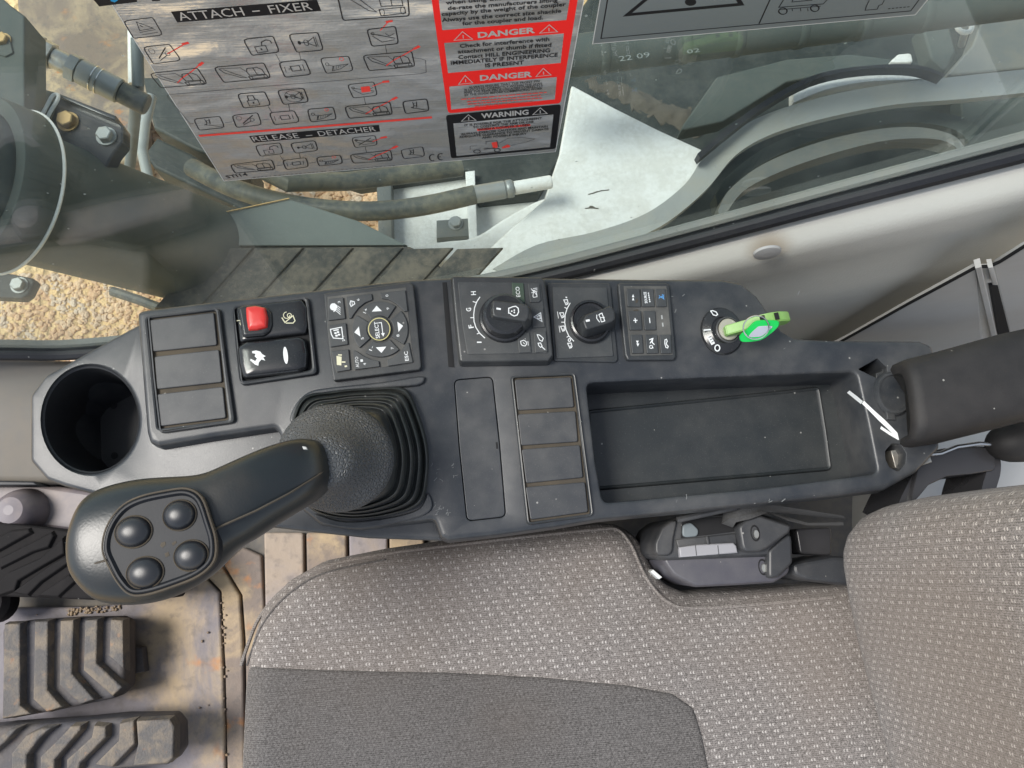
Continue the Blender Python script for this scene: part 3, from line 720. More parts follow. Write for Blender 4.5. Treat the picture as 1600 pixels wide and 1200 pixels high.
e4_ = dkey([(1080, 702), (1222, 696), (1242, 930), (1096, 945)])
e5_ = dkey([(890, 775), (962, 702), (1030, 706), (1052, 942), (906, 946)])
pr = Print(Level(ZD+0.0014), 0.00015); pr.text('ECO', C([(922, 292)])[0], C([(910, 172)])[0], 6.2, bold=0.01); pr.build('eco_print', M['white'], e1_)
pr = Print(Level(ZD+0.0014), 0.00015); pr.stroke(C([(1070, 285), (1078, 215), (1112, 240), (1118, 290), (1078, 298)]), 1.0, True)
for q in range(3): pr.stroke(C([(1050+q*10, 245-q*25), (1122, 225-q*18)]), 0.9)
pr.stroke(C([(1048, 195), (1120, 275)]), 1.0); pr.build('beacon_symbol', M['white'], e2_)
pr = Print(Level(ZD+0.0014), 0.00015); pr.stroke(C([(1082, 528), (1160, 478), (1176, 580)]), 1.2, True).stroke(C([(1112, 530), (1150, 505), (1158, 548), (1120, 540)]), 1.4); pr.build('hazard_symbol', M['white'], e3_)
pr = Print(Level(ZD+0.0014), 0.00015); pr.stroke(C([(1120, 735), (1150, 740), (1192, 778), (1178, 812), (1150, 800), (1132, 768)]), 1.2, True).stroke(C([(1130, 835), (1160, 832), (1178, 870), (1160, 884), (1140, 865)]), 1.2, True).stroke(C([(1172, 876), (1214, 912)]), 1.3); pr.build('tool_symbol', M['white'], e4_)
pr = Print(Level(ZD+0.0014), 0.00015); pr.stroke(C([(926, 812), (944, 806), (960, 800), (990, 815), (996, 845), (978, 868), (946, 862), (930, 842)]), 1.2, True).stroke(C([(955, 825), (975, 845)]), 1.0).stroke(C([(1010, 812), (1016, 862)]), 0.9).stroke(C([(975, 785), (982, 785)]), 1.0); pr.build('engine_symbol', M['white'], e5_)
kx, ky = 735, 545
kc = P(*C([(kx, ky)])[0], ZD)
kn = lathe('dial_knob', kc, [(0.0208, -0.001), (0.0208, 0.002), (0.0200, 0.0035), (0.0185, 0.0042), (0.0172, 0.013), (0.0150, 0.0145)], M['gloss'], ed, 40, ey=1.0)
ZB = ZD+0.019
def bar(px, zb, zt, parent, n='pointer_bar', mat='module'):
    p = ccw(rnd(pxl(px, zt), 0.002, 3)); bm = bmesh.new()
    loops = [[(q.x, q.y, zb) for q in inset(p, -0.0030)], [(q.x, q.y, (zb+zt)/2) for q in inset(p, -0.0020)]]+[[(q.x, q.y, zt-dz) for q in inset(p, d)] for d, dz in prof(0.0014, 3)]
    loft(bm, loops); return mk(n, bm, M[mat], parent)
bar(C([(600, 330), (660, 335), (985, 375), (1022, 395), (1032, 450), (1022, 540), (985, 578), (640, 530), (600, 515), (588, 430)]), ZD+0.004, ZB, kn)
pr = Print(Level(ZB), 0.00015); pr.stroke(C([(642, 428), (694, 436)]), 3.0)
pr.stroke(C([(786, 425), (805, 420), (830, 408), (868, 402), (898, 425), (902, 470), (885, 505), (850, 516), (815, 500), (806, 485), (786, 482)]), 1.6, True)
for q in ((822, 460), (852, 448), (852, 474)): pr.ell(*C([q])[0], 1.3, 1.3, n=8)
pr.build('engine_symbol', M['white'], kn)
pr = Print(Level(ZD), 0.0002)
pr.stroke(C([(450, 293), (412, 350), (386, 420), (376, 500), (380, 580), (402, 650), (444, 716), (508, 776)]), 1.5)
pr.stroke(C([(402, 358), (366, 346)]), 1.4).stroke(C([(378, 536), (338, 536)]), 1.4).stroke(C([(446, 712), (414, 728)]), 1.4)
pr.text('H', C([(402, 270)])[0], C([(400, 226)])[0], 7.5, bold=0.02).text('G', C([(346, 462)])[0], C([(344, 420)])[0], 7.5, bold=0.02).text('F', C([(376, 654)])[0], C([(368, 614)])[0], 7.5, bold=0.02)
pr.stroke(C([(414, 824), (468, 824)]), 2.0)
pr.build('scale_print', M['white'], ed)

# ================================================================== wiper dial
wd = thing('wiper_dial', 'black wiper dial module with a broad pointer knob beside the lettered dial', 'dial', P(920, 505, 0))
C = crop(850, 430, 7.273)
slab('housing', C([(30, 88), (735, 86), (762, 130), (800, 540), (842, 960), (815, 990), (110, 975), (70, 500)]), -0.002, 0.0025, 0.0010, M['module'], wd, r=0.0025)
slab('face_plate', C([(95, 135), (715, 140), (752, 540), (790, 920), (140, 945), (112, 540)]), 0.002, 0.0036, 0.0005, M['key'], wd, r=0.0012)
ZW = 0.0036
kc = P(*C([(520, 538)])[0], ZW)
kn = lathe('dial_knob', kc, [(0.0172, -0.001), (0.0172, 0.004), (0.0165, 0.0055), (0.0150, 0.006), (0.0142, 0.0045), (0.012, 0.004)], M['gloss'], wd, 40, ey=1.08)
ZB = ZW+0.019
bar(C([(470, 452), (745, 350), (775, 362), (806, 410), (810, 492), (780, 528), (500, 616), (470, 610), (440, 520)]), ZW+0.003, ZB, kn)
pr = Print(Level(ZB), 0.00015); pr.stroke(C([(475, 520), (520, 512)]), 3.4)
pr.stroke(C([(622, 448), (658, 432), (690, 520), (652, 532)]), 1.4).stroke(C([(622, 448), (640, 485), (690, 478)]), 1.1).stroke(C([(600, 450), (598, 490), (632, 535)]), 1.2).stroke(C([(640, 485), (652, 532)]), 1.1); pr.build('wiper_symbol', M['white'], kn)
pr = Print(Level(ZW), 0.0002)
pr.stroke(C([(298, 315), (262, 380), (240, 450), (235, 540), (250, 620), (282, 692), (340, 752)]), 1.4)
for a_, b_ in (((262, 380), (232, 366)), ((238, 535), (196, 535)), ((284, 690), (258, 706))): pr.stroke(C([a_, b_]), 1.3)
for x, y in ((246, 312), (200, 460), (210, 612), (290, 805)):
    pr.stroke(C([(x-22, y-30), (x+18, y-34), (x+28, y+8), (x+4, y+26)]), 1.3, True).stroke(C([(x+5, y-5), (x+24, y+24)]), 1.1)
pr.stroke(C([(245, 250), (262, 256)]), 2.0).stroke(C([(152, 415), (164, 492)]), 0.9).stroke(C([(170, 575), (182, 652)]), 0.9)
pr.ell(*C([(288, 738)])[0], 1.8, 2.2, False, 1.3)
pr.build('scale_print', M['white'], wd)

# ================================================================== audio keypad
ak = thing('audio_keypad', 'small upright keypad of nine media and phone keys left of the ignition', 'keypad', P(1010, 500, 0))
slab('housing', C([(838, 110), (862, 82), (1395, 84), (1428, 118), (1468, 540), (1505, 925), (1480, 962), (948, 965), (918, 900), (875, 500)]), -0.002, 0.0045, 0.0016, M['module'], ak, r=0.001)
slab('key_field', C([(905, 122), (1392, 122), (1432, 540), (1465, 905), (985, 915), (945, 540)]), 0.004, 0.0049, 0.0003, M['gutter'], ak)
ZA = 0.0066
def akey(px): return slab('key', C(px), 0.0045, ZA, 0.0005, M['key'], ak, r=0.0005, nb=2)
a1 = akey([(934, 150), (1086, 152), (1102, 360), (952, 356)]); a2 = akey([(1100, 152), (1242, 152), (1256, 356), (1116, 358)]); a3 = akey([(1262, 152), (1382, 152), (1396, 356), (1280, 357)])
a4 = akey([(956, 406), (1100, 402), (1117, 620), (976, 622)]); a5 = akey([(1126, 406), (1264, 402), (1276, 620), (1146, 622)])
a6 = akey([(982, 676), (1116, 672), (1131, 886), (1002, 888)]); a7 = akey([(1150, 676), (1286, 672), (1301, 886), (1170, 888)]); a8 = akey([(1311, 676), (1441, 672), (1452, 886), (1330, 888)])
def pa(): return Print(Level(ZA), 0.00015)
pr = pa(); pr.poly(C([(998, 250), (1012, 216), (1026, 250)])).poly(C([(1000, 286), (1012, 252), (1026, 286)])); pr.build('skip_symbol', M['white'], a1)
pr = pa(); pr.text('SOURCE', C([(1176, 318)])[0], C([(1160, 190)])[0], 4, bold=0.03); 
for q in range(5): pr.ell(*C([(1186+q*4, 205+q*24)])[0], 1.1, 1.1, n=8)
pr.stroke(C([(1188, 215), (1203, 300)]), 0.8); pr.build('source_print', M['white'], a2)
pr = pa(); pr.stroke(C([(1304, 262), (1360, 228), (1345, 222), (1362, 272), (1306, 232)]), 1.2).stroke(C([(1325, 250), (1366, 246)]), 1.0); pr.build('wireless_symbol', M['blue'], a3)
pr = pa(); pr.stroke(C([(1015, 514), (1062, 514)]), 1.6).stroke(C([(1034, 488), (1042, 542)]), 1.6); pr.build('plus_symbol', M['white'], a4)
pr = pa(); pr.stroke(C([(1198, 485), (1204, 545)]), 1.4); pr.build('minus_symbol', M['white'], a5)
pr = pa(); pr.poly(C([(1044, 745), (1076, 745), (1062, 778)])).poly(C([(1050, 776), (1082, 776), (1066, 812)])); pr.build('skip_symbol', M['white'], a6)
pr = pa(); pr.stroke(C([(1195, 735), (1235, 720), (1228, 765), (1255, 790)]), 1.6).stroke(C([(1240, 718), (1205, 775)]), 1.4).ell(*C([(1216, 815)])[0], 2.4, 2.4, False, 1.2).stroke(C([(1228, 800), (1240, 832)]), 1.2); pr.build('mute_symbol', M['white'], a7)
pr = pa(); pr.stroke(C([(1374, 735), (1392, 728), (1400, 752), (1388, 775), (1400, 800), (1412, 808), (1404, 828), (1384, 820), (1372, 775)]), 1.3, True); pr.build('handset_symbol', M['white'], a8)
pr = Print(Level(0.0049), 0.0002); pr.stroke(C([(1336, 455), (1342, 500)]), 2.2).stroke(C([(1346, 540), (1352, 585)]), 2.2); pr.build('status_print', M['dimwhite'], ak)
slab('tan_smear', C([(1045, 272), (1060, 266), (1072, 285), (1062, 310), (1048, 318), (1040, 300)]), ZA-0.0005, ZA+0.0002, 0.0001, M['dirtline'], a1)
slab('tan_smear', C([(1018, 396), (1060, 385), (1080, 410), (1072, 440), (1040, 440)]), 0.0048, 0.0055, 0.0002, M['dirtline'], ak)

# ================================================================== ignition
ig = thing('ignition_switch', 'round black ignition switch marked I and O with the key in it', 'ignition switch', P(1127, 517, 0))
ic = P(1127, 518, 0)
lathe('escutcheon', ic, [(0.0182, -0.001), (0.0182, 0.0015), (0.0172, 0.003), (0.0105, 0.0058), (0.0098, 0.0056), (0.0096, 0.0040)], M['gloss'], ig, 40, ex=0.98, ey=1.14)
lathe('barrel', P(1136, 517, 0.0025), [(0.0084, 0), (0.0084, 0.005), (0.0076, 0.0062), (0.004, 0.0062)], M['barrel'], ig, 30, ey=1.1)
lathe('barrel_collar', P(1136, 517, 0.0025), [(0.0104, 0), (0.0104, 0.0036), (0.0094, 0.0042), (0.0086, 0.0034)], M['module'], ig, 30, ey=1.1, cap1=False)
C = crop(1080, 460, 8.889)
sl_ = Level(0.0057)
pr = Print(sl_, 0.0002); pr.stroke(C([(172, 498), (270, 490)]), 2.0)
pr.stroke(C(arcpx((362, 745), 34, 0, 330, 14, 42)), 1.8, True)
pr.poly(C([(215, 590), (268, 566), (330, 680), (282, 706)])).stroke(C([(270, 232), (300, 226), (345, 245), (366, 280), (345, 296), (305, 285), (290, 262)]), 1.6, True); pr.build('position_print', M['white'], ig)
pr = Print(Level(0.0060), 0.0003)
for q in range(3): pr.stroke(C([(240+q*20, 600+q*34), (276+q*16, 584+q*32)]), 1.0)
pr.build('heater_marks', M['stblack'], ig)
# key: an upright green bow rising out of the lock
ky_ = thing('ignition_key', 'green plastic ignition key standing in the lock', 'key', P(1136, 517, 0.008))
def upright_bar(name, path, wid, mat, parent, bev=0.0008):
    # path: list of (bottom point, top point) pairs; gives a plate of thickness wid
    bm = bmesh.new(); loops = []
    for (a, b) in path:
        d = (path[-1][0]-path[0][0]); d.z = 0; d.normalize(); s = Vector((-d.y, d.x, 0))*wid/2
        loops.append([a-s, a+s, b+s, b-s])
    loft(bm, loops, True, True); bmesh.ops.bevel(bm, geom=bm.edges[:], offset=bev, segments=2, affect='EDGES')
    return mk(name, bm, mat, parent, 40)
k0_ = P(1131, 519, 0.009); dirk = (P(1228, 503, 0.018)-P(1131, 519, 0.018)); dirk.z = 0; LK = dirk.length; dirk.normalize()
bl = []
for f, zb, zt in ((0.0, 0.009, 0.016), (0.30, 0.010, 0.024), (0.46, 0.012, 0.032), (0.62, 0.014, 0.035), (0.80, 0.016, 0.034), (0.96, 0.018, 0.030), (1.0, 0.020, 0.028)):
    q = P(1131, 519, 0.01)+dirk*(LK*f*0.94); bl.append((Vector((q.x, q.y, zb)), Vector((q.x, q.y, zt))))
upright_bar('bow', bl, 0.0082, M['keygreen'], ky_)
for f in (0.50, 0.72):
    q = P(1131, 519, 0.01)+dirk*(LK*f*0.94); q.z = 0.0348 if f > 0.6 else 0.0335
    bm = bmesh.new(); s = Vector((-dirk.y, dirk.x, 0))*0.0028
    loft(bm, [[q-dirk*0.0016-s+Vector((0, 0, z)), q+dirk*0.0016-s+Vector((0, 0, z)), q+dirk*0.0016+s+Vector((0, 0, z)), q-dirk*0.0016+s+Vector((0, 0, z))] for z in (-0.002, 0.0011)]); mk('ring_slot', bm, M['hole'], ky_)
# tag with its split ring
tg = thing('key_tag', 'neon green key tag with a pale window hanging from a split ring', 'key tag', P(1185, 518, 0.02))
C = crop(1080, 460, 8.889)
tz = 0.030
TL = Tilt(P(1156, 530, 0.024), P(1190, 534, 0.026), P(1215, 503, 0.040))
def tslab(name, px, th, bev, mat, parent, off=0.0, r=0.0):
    pts = [TL.pt(u, v)+TL.n*off for u, v in px]
    pts = spline(pts, 4)
    c = sum(pts, Vector())/len(pts); bm = bmesh.new()
    def sc(f, h): return [c+(q-c)*f+TL.n*h for q in pts]
    loft(bm, [sc(0.96, -th), sc(1, -th*0.75), sc(1, -th*0.25), sc(0.96, 0)], True, True); return mk(name, bm, mat, parent)
tslab('tag_body', C([(672, 605), (700, 560), (790, 480), (870, 400), (960, 372), (1180, 375), (1225, 410), (1195, 470), (1080, 570), (960, 640), (820, 662), (700, 660)]), 0.003, 0.001, M['neon'], tg)
tslab('paper_window', C([(800, 580), (900, 470), (960, 440), (1120, 440), (1090, 490), (980, 575), (900, 590)]), 0.0004, 0.0001, M['paper'], tg, 0.0004)
RN = TL.n
rc_ = P(1181, 512, 0.0365); e1r = (TL.pt(1200, 512)-TL.pt(1160, 512)).normalized(); e2r = Vector((0.10, 0.75, 0.55)).normalized(); e2r = (e2r-e1r*e2r.dot(e1r)).normalized()
path = [rc_+(e1r*math.cos(t)+e2r*math.sin(t))*0.0098+Vector((0, 0, 0.0008*t/6.28)) for t in (k/40*2*math.pi for k in range(41))]
tube('split_ring', path, 0.00055, M['steel'], tg, 6)

# ================================================================== joystick
js = thing('joystick', 'black joystick with a ribbed rubber boot and four round thumb buttons', 'joystick', P(560, 710, 0))
bp = [(468, 626), (520, 611), (580, 606), (632, 607), (652, 640), (668, 695), (669, 745), (657, 787), (610, 805), (550, 811), (497, 802), (470, 775), (452, 705)]
tp = [(500, 652), (530, 640), (565, 636), (598, 642), (612, 668), (621, 705), (620, 738), (610, 768), (580, 785), (545, 792), (512, 782), (488, 752), (476, 705)]
bpx = spline([Vector(q) for q in bp], 6); tpx = spline([Vector(q) for q in tp], 6)
bm = bmesh.new(); loops = []
for f, z in ((0.0, -0.001), (0.0, 0.005), (0.04, 0.0085), (0.10, 0.0095), (0.17, 0.0075), (0.19, 0.007), (0.24, 0.0135), (0.28, 0.0165), (0.34, 0.0175), (0.43, 0.0150), (0.46, 0.015), (0.50, 0.022), (0.54, 0.0255), (0.60, 0.0265), (0.69, 0.0240), (0.72, 0.0240), (0.77, 0.032), (0.81, 0.0355), (0.87, 0.0365), (0.97, 0.034), (1.0, 0.034), (1.05, 0.043), (1.25, 0.055), (1.6, 0.06)):
    loops.append([P(a.x+(b.x-a.x)*f, a.y+(b.y-a.y)*f, z) for a, b in zip(bpx, tpx)])
loft(bm, loops); mk('boot', bm, M['boot'], js, 50)
# bell-shaped skirt
bm = bmesh.new(); loops = []
for r, z, s in ((0.965, 0.058, 0), (1.0, 0.0595, 0), (1.0, 0.063, 0), (0.98, 0.0665, 0), (0.91, 0.0715, 0.03), (0.80, 0.0765, 0.08), (0.70, 0.083, 0.12), (0.615, 0.090, 0.20), (0.545, 0.098, 0.30), (0.485, 0.105, 0.45), (0.43, 0.109, 0.70), (0.33, 0.110, 1.1)):
    c = (524-50*s, 716+14*s)
    loops.append([P(c[0]+92*r*math.cos(t), c[1]+85*r*math.sin(t), z) for t in (k/44*2*math.pi for k in range(44))])
loft(bm, loops, True, True); mk('skirt', bm, M['leather'], js, 60)
# grip: sections across the outline
sec = [((121, 866), (122, 876), .127, .006), ((121, 842), (125, 900), .126, .016), ((125, 815), (134, 915), .126, .020), ((135, 787), (152, 935), .126, .0225), ((146, 772), (170, 944), .126, .0235), ((170, 760), (204, 947), .126, .024), ((200, 752), (240, 943), .126, .024), ((232, 747), (272, 934), .126, .024), ((268, 745), (302, 919), .126, .0235), ((300, 744), (326, 903), .126, .023), ((325, 740), (349, 882), .126, .022), ((346, 731), (368, 858), .125, .0215), ((368, 721), (395, 845), .123, .0215), ((395, 709), (422, 826), .120, .0215), ((425, 697), (452, 807), .116, .021), ((455, 688), (480, 791), .112, .0205), ((482, 685), (503, 775), .107, .0190), ((504, 690), (518, 757), .102, .016), ((516, 705), (523, 738), .098, .010)]
bm = bmesh.new(); loops = []
for a_, b_, z, hz in sec:
    A_, B_ = P(*a_, z), P(*b_, z); c = (A_+B_)/2; h = (A_-B_)/2; l = []
    for k in range(28):
        t = k/28*2*math.pi; cs, sn = math.cos(t), math.sin(t); e = 2/2.5
        l.append(c+h*(abs(cs)**e*(1 if cs >= 0 else -1))+Vector((0, 0, hz*abs(sn)**(e*0.9)*(1 if sn >= 0 else -1))))
    loops.append(l)
loft(bm, loops, True, True); bmesh.ops.recalc_face_normals(bm, faces=bm.faces[:])
bmesh.ops.subdivide_edges(bm, edges=bm.edges[:], cuts=1, use_grid_fill=True, smooth=0.4) if False else None
grip = mk('grip', bm, M['grip'], js, 60)
sm = grip.modifiers.new('smooth', 'SUBSURF'); sm.levels = 1; sm.render_levels = 2
ZG = 0.1545
pl = spline([Vector(q) for q in [(160, 858), (166, 825), (186, 795), (215, 778), (258, 768), (290, 765), (312, 778), (325, 812), (334, 845), (331, 876), (308, 898), (270, 914), (228, 927), (202, 927), (184, 910), (170, 885)]], 4)
pq = ccw([P(q.x, q.y, ZG).to_2d() for q in pl])
bm = bmesh.new()
loft(bm, [[(q.x, q.y, 0.142) for q in inset(pq, -0.001)], [(q.x, q.y, ZG-0.0016) for q in pq], [(q.x, q.y, ZG-0.0002) for q in inset(pq, 0.0012)], [(q.x, q.y, ZG-0.0002) for q in inset(pq, 0.0022)], [(q.x, q.y, ZG-0.0020) for q in inset(pq, 0.0036)]]); bp_ = mk('button_plate', bm, M['plate'], js)
bm = bmesh.new(); loft(bm, [[(q.x, q.y, ZG-0.0030) for q in inset(pq, -0.0015)], [(q.x, q.y, ZG-0.0010) for q in inset(pq, -0.0011)], [(q.x, q.y, ZG-0.0008) for q in inset(pq, -0.0003)], [(q.x, q.y, ZG-0.0012) for q in inset(pq, 0.0)]], False, False); mk('dirty_seam', bm, M['dirtline'], bp_)
for u, v, ru, rv in ((209, 831, 29, 24), (281, 805, 26, 23), (299, 868, 27, 23), (227, 895, 29, 24)):
    z = ZG-0.002; c = P(u, v, z); s = (P(u+1, v, z)-c).length
    b_ = lathe('thumb_button', c, [(s*ru*0.93, -0.001), (s*ru*0.93, 0.0012), (s*ru*0.88, 0.0026), (s*ru*0.78, 0.0038), (s*ru*0.64, 0.0048), (s*ru*0.46, 0.0056), (s*ru*0.26, 0.0060), (s*ru*0.10, 0.0061), (s*ru*0.02, 0.0061)], M['button'], bp_, 32, ey=rv/ru*1.06)
    lathe('button_rim', c, [(s*ru*1.04, -0.001), (s*ru*1.04, 0.0006), (s*ru*1.0, 0.0010), (s*ru*0.95, 0.0006)], M['dirtline'], bp_, 32, ey=rv/ru*1.06, cap1=False)
for pts in ([(252, 848), (258, 846), (259, 851), (254, 856), (250, 853)], [(268, 849), (272, 846), (275, 845), (276, 848), (270, 853)], [(257, 865), (263, 862), (265, 868), (259, 871)]):
    slab('paint_wear', pts, ZG-0.0025, ZG-0.00185, 0.00005, M['dirtline'], bp_)
# moulding seam along the shaft and round the nose
def seam(px, zs, rad=0.0006):
    return [P(u, v, z) for (u, v), z in zip(px, zs)]
tube('mould_seam', seam([(333, 828), (350, 820), (400, 798), (450, 772), (495, 744), (508, 734)], [.1475, .1470, .1430, .1355, .1230, .1140]), 0.0007, M['dirtline'], js, 5)
tube('mould_seam', seam([(170, 874), (150, 880), (130, 880), (112, 876)], [.1505, .1490, .1445, .1360]), 0.0007, M['dirtline'], js, 5)
slab('rub_mark', [(472, 697), (478, 698), (480, 702), (474, 702)], 0.129, 0.1322, 0.0002, M['dimwhite'], js)

# pale scuffs on the console top
def scuffs(seed, n, u0, u1, v0, v1, z, par, name='scuff'):
    g_ = random.Random(seed); pr = Print(Level(z), 0.0002)
    for k in range(n):
        u, v = g_.uniform(u0, u1), g_.uniform(v0, v1); L = g_.uniform(2, 9); a_ = g_.gauss(-0.8, 0.5)
        pr.stroke([(u, v), (u+L*0.5*math.cos(a_)+g_.uniform(-1, 1), v+L*0.5*math.sin(a_)), (u+L*math.cos(a_), v+L*math.sin(a_))], g_.uniform(0.5, 1.3))
    o = pr.build(name, M['scuff'], par); o['kind'] = 'stuff'
scuffs(1, 9, 672, 716, 728, 756, 0.0, con); scuffs(2, 14, 672, 700, 785, 806, 0.0, con); scuffs(3, 6, 1000, 1240, 780, 790, 0.0, con); scuffs(4, 5, 1000, 1280, 450, 575, 0.0, con)

# ================================================================== seat
def pdist(c, poly):
    best = 1e9
    for i in range(len(poly)):
        a, b = poly[i-1], poly[i]; e = b-a; L = e.length_squared
        t = 0 if L < 1e-14 else max(0, min(1, (c-a).dot(e)/L)); d = (a+e*t-c).length
        if d < best: best = d
    return best
def pin(c, poly):
    r = False
    for i in range(len(poly)):
        a, b = poly[i], poly[i-1]
        if (a.y > c.y) != (b.y > c.y) and c.x < (b.x-a.x)*(c.y-a.y)/(b.y-a.y)+a.x: r = not r
    return r
def cushion(name, poly, hfun, step, mat, parent, to3=None, drop=0.06, uv=False, rim=None):
    poly = ccw(poly); pts = []
    for i in range(len(poly)):
        a, b = poly[i], poly[(i+1) % len(poly)]; k = max(1, int((b-a).length/step)); pts += [a.lerp(b, q/k) for q in range(k)]
    n = len(pts); E = [(i, (i+1) % n) for i in range(n)]
    steps = [step*0.25, step*0.6] if rim is None else rim
    extra = []
    for d in steps: extra += [q for q in inset(pts, d) if pin(q, poly)]
    x0, x1 = min(q.x for q in poly), max(q.x for q in poly); y0, y1 = min(q.y for q in poly), max(q.y for q in poly)
    iy = 0; y = y0
    while y < y1:
        x = x0+(iy % 2)*step/2
        while x < x1:
            c = Vector((x, y))
            if pin(c, poly) and pdist(c, poly) > max(steps)+step*0.3: extra.append(c)
            x += step
        y += step*0.87; iy += 1
    rv, re, rf, a1, a2_, a3_ = delaunay_2d_cdt(pts+extra, E, [], 1, 1e-6)
    bm = bmesh.new(); to3 = to3 or (lambda x, y, h: Vector((x, y, h)))
    vs = [bm.verts.new(to3(q.x, q.y, hfun(q, pdist(q, poly)))) for q in rv]
    for f in rf: bm.faces.new([vs[i] for i in f])
    lo = [bm.verts.new(to3(q.x, q.y, hfun(q, 0.0)-drop)) for q in pts]
    idx = {}
    for k, o in enumerate(a1):
        for s in o:
            if s < n: idx[s] = k
    for i in range(n):
        j = (i+1) % n
        if i in idx and j in idx:
            try: bm.faces.new((vs[idx[i]], lo[i], lo[j], vs[idx[j]]))
            except ValueError: pass
    if uv:
        L = bm.loops.layers.uv.new('UVMap'); inv = {v: q for v, q in zip(vs, rv)}
        for f in bm.faces:
            for l in f.loops:
                if l.vert in inv: l[L].uv = inv[l.vert]
    return mk(name, bm, mat, parent, 75)
ZS = -0.10
seat = thing('operator_seat', 'grey cloth operator seat with a darker centre panel and upright backrest', 'seat', P(800, 1100, ZS))
s_px = [(360, 1420), (366, 1200), (370, 1080), (380, 1010), (400, 955), (440, 909), (500, 876), (600, 856), (700, 842), (850, 826), (940, 815), (978, 818), (1008, 842), (1028, 884), (1048, 914), (1088, 930), (1300, 915), (1480, 905), (1560, 1420)]
s_poly = ccw(rnd(pxl(s_px, ZS), 0.03, 3))
def hround(d, Rr): return -Rr*(1-math.sqrt(max(0, 1-(1-min(d/Rr, 1))**2)))
xs0 = P(372, 1150, ZS).x
def wav(c): return 0.0015*math.sin(c.x*31+c.y*17)+0.001*math.sin(c.y*43-c.x*11)
def hseat(c, d): return ZS+hround(d, 0.030)+wav(c)
cu = cushion('cushion', s_poly, hseat, 0.011, M['cloth'], seat, rim=[0.0015, 0.004, 0.008, 0.014, 0.022])
i_px = [(371, 1420), (371, 1200), (373, 1100), (377, 1042), (500, 1046), (700, 1050), (850, 1058), (980, 1070), (1050, 1083), (1084, 1106), (1097, 1150), (1106, 1200), (1125, 1420)]
i_poly = ccw(rnd(pxl(i_px, ZS), 0.01, 3))
def hins(c, d): return hseat(c, pdist(c, s_poly))+0.0022+hround(d, 0.0035)
cushion('centre_panel', i_poly, hins, 0.011, M['clothdark'], seat, drop=0.004, rim=[0.0008, 0.0018, 0.0036, 0.008])
def onseat(px, lift=0.0):
    out = []
    for u, v in px:
        z = ZS
        for _ in range(4):
            q = P(u, v, z); c = q.to_2d(); z = hseat(c, pdist(c, s_poly)) if pin(c, s_poly) else ZS-0.03
        out.append(P(u, v, z+lift))
    return out
sp1 = [q.to_tuple() for q in (Vector(a) for a in spline([Vector(q) for q in [(377, 1040), (388, 1006), (406, 964), (444, 920), (502, 887), (600, 866), (720, 851), (850, 836), (940, 827), (966, 829), (986, 852), (1003, 890), (1020, 918), (1046, 942), (1080, 950), (1160, 946), (1300, 933)]], 4, False))]
tube('seam_piping', onseat([q[:2] for q in sp1], 0.0004), 0.0017, M['piping'], seat, 6)
tube('seam_piping', onseat([q[:2] for q in [(Vector(a).x, Vector(a).y) for a in spline([Vector(q) for q in [(386, 1040), (397, 1006), (414, 970), (449, 930), (505, 896), (602, 874)]], 4, False)]], 0.0002), 0.0010, M['clothdark'], seat, 6)
slab('care_label', [(1017, 893), (1021, 890), (1035, 902), (1030, 905)], -0.116, -0.098, 0.0005, M['edgewhite'], seat)
# backrest: a rounded cushion on a steep plane
BA, BB, BC = P(1300, 880, -0.085), P(1412, 1400, -0.085), P(1600, 1000, 0.115)
BT = Tilt(BA, BB, BC); e2b = (BB-BA).normalized(); e1b = e2b.cross(BT.n).normalized()
if e1b.z < 0: e1b = -e1b
def bk(u, v):
    q = BT.pt(u, v)-BA; return Vector((q.dot(e1b), q.dot(e2b)))
b_px = [(1297, 880), (1296, 852), (1302, 828), (1318, 808), (1346, 795), (1400, 783), (1500, 772), (1620, 764), (1700, 760), (1700, 1420), (1432, 1420), (1402, 1300), (1372, 1200), (1346, 1100), (1324, 1010), (1306, 930)]
b_poly = [bk(u, v) for u, v in b_px]
bn = BT.n
def hback(c, d): return hround(d, 0.030)+0.0015*math.sin(c.x*23+c.y*19)
cushion('backrest', b_poly, hback, 0.011, M['clothback'], seat, to3=lambda x, y, h: BA+e1b*x+e2b*y+bn*h, drop=0.05, uv=True, rim=[0.0015, 0.004, 0.008, 0.014, 0.022])

# ================================================================== belt retractor housing between seat and console
rt = thing('belt_retractor', 'black plastic belt housing with a pale latch between seat and console', 'seat belt housing', P(1130, 860, -0.1))
slab('housing', [(1024, 870), (1024, 846), (1034, 824), (1052, 810), (1080, 804), (1140, 800), (1190, 802), (1236, 815), (1238, 862), (1200, 870), (1040, 876)], -0.16, -0.058, 0.006, M['housing'], rt, r=0.008)
slab('front_shell', [(1030, 870), (1110, 866), (1236, 858), (1236, 896), (1212, 911), (1150, 915), (1088, 918), (1052, 900)], -0.16, -0.064, 0.007, M['housinglight'], rt, r=0.004, nb=4)
slab('end_cap', [(1023, 868), (1023, 848), (1034, 824), (1050, 811), (1060, 813), (1054, 840), (1052, 870)], -0.12, -0.0535, 0.006, M['housing'], rt, r=0.006, nb=4)
slab('window_hollow', [(1066, 812), (1150, 806), (1152, 830), (1064, 841)], -0.07, -0.0570, 0.0003, M['hole'], rt)
slab('webbing_guide', [(1067, 820), (1080, 816), (1092, 828), (1090, 838), (1066, 840)], -0.06, -0.0545, 0.001, M['greyhose'], rt, r=0.004)
slab('inner_lip', [(1056, 843), (1150, 833), (1152, 851), (1060, 858)], -0.07, -0.0555, 0.0012, M['housing'], rt)
slab('lip_rib', [(1103, 838), (1107, 838), (1109, 851), (1105, 851)], -0.06, -0.0530, 0.0005, M['housing'], rt)
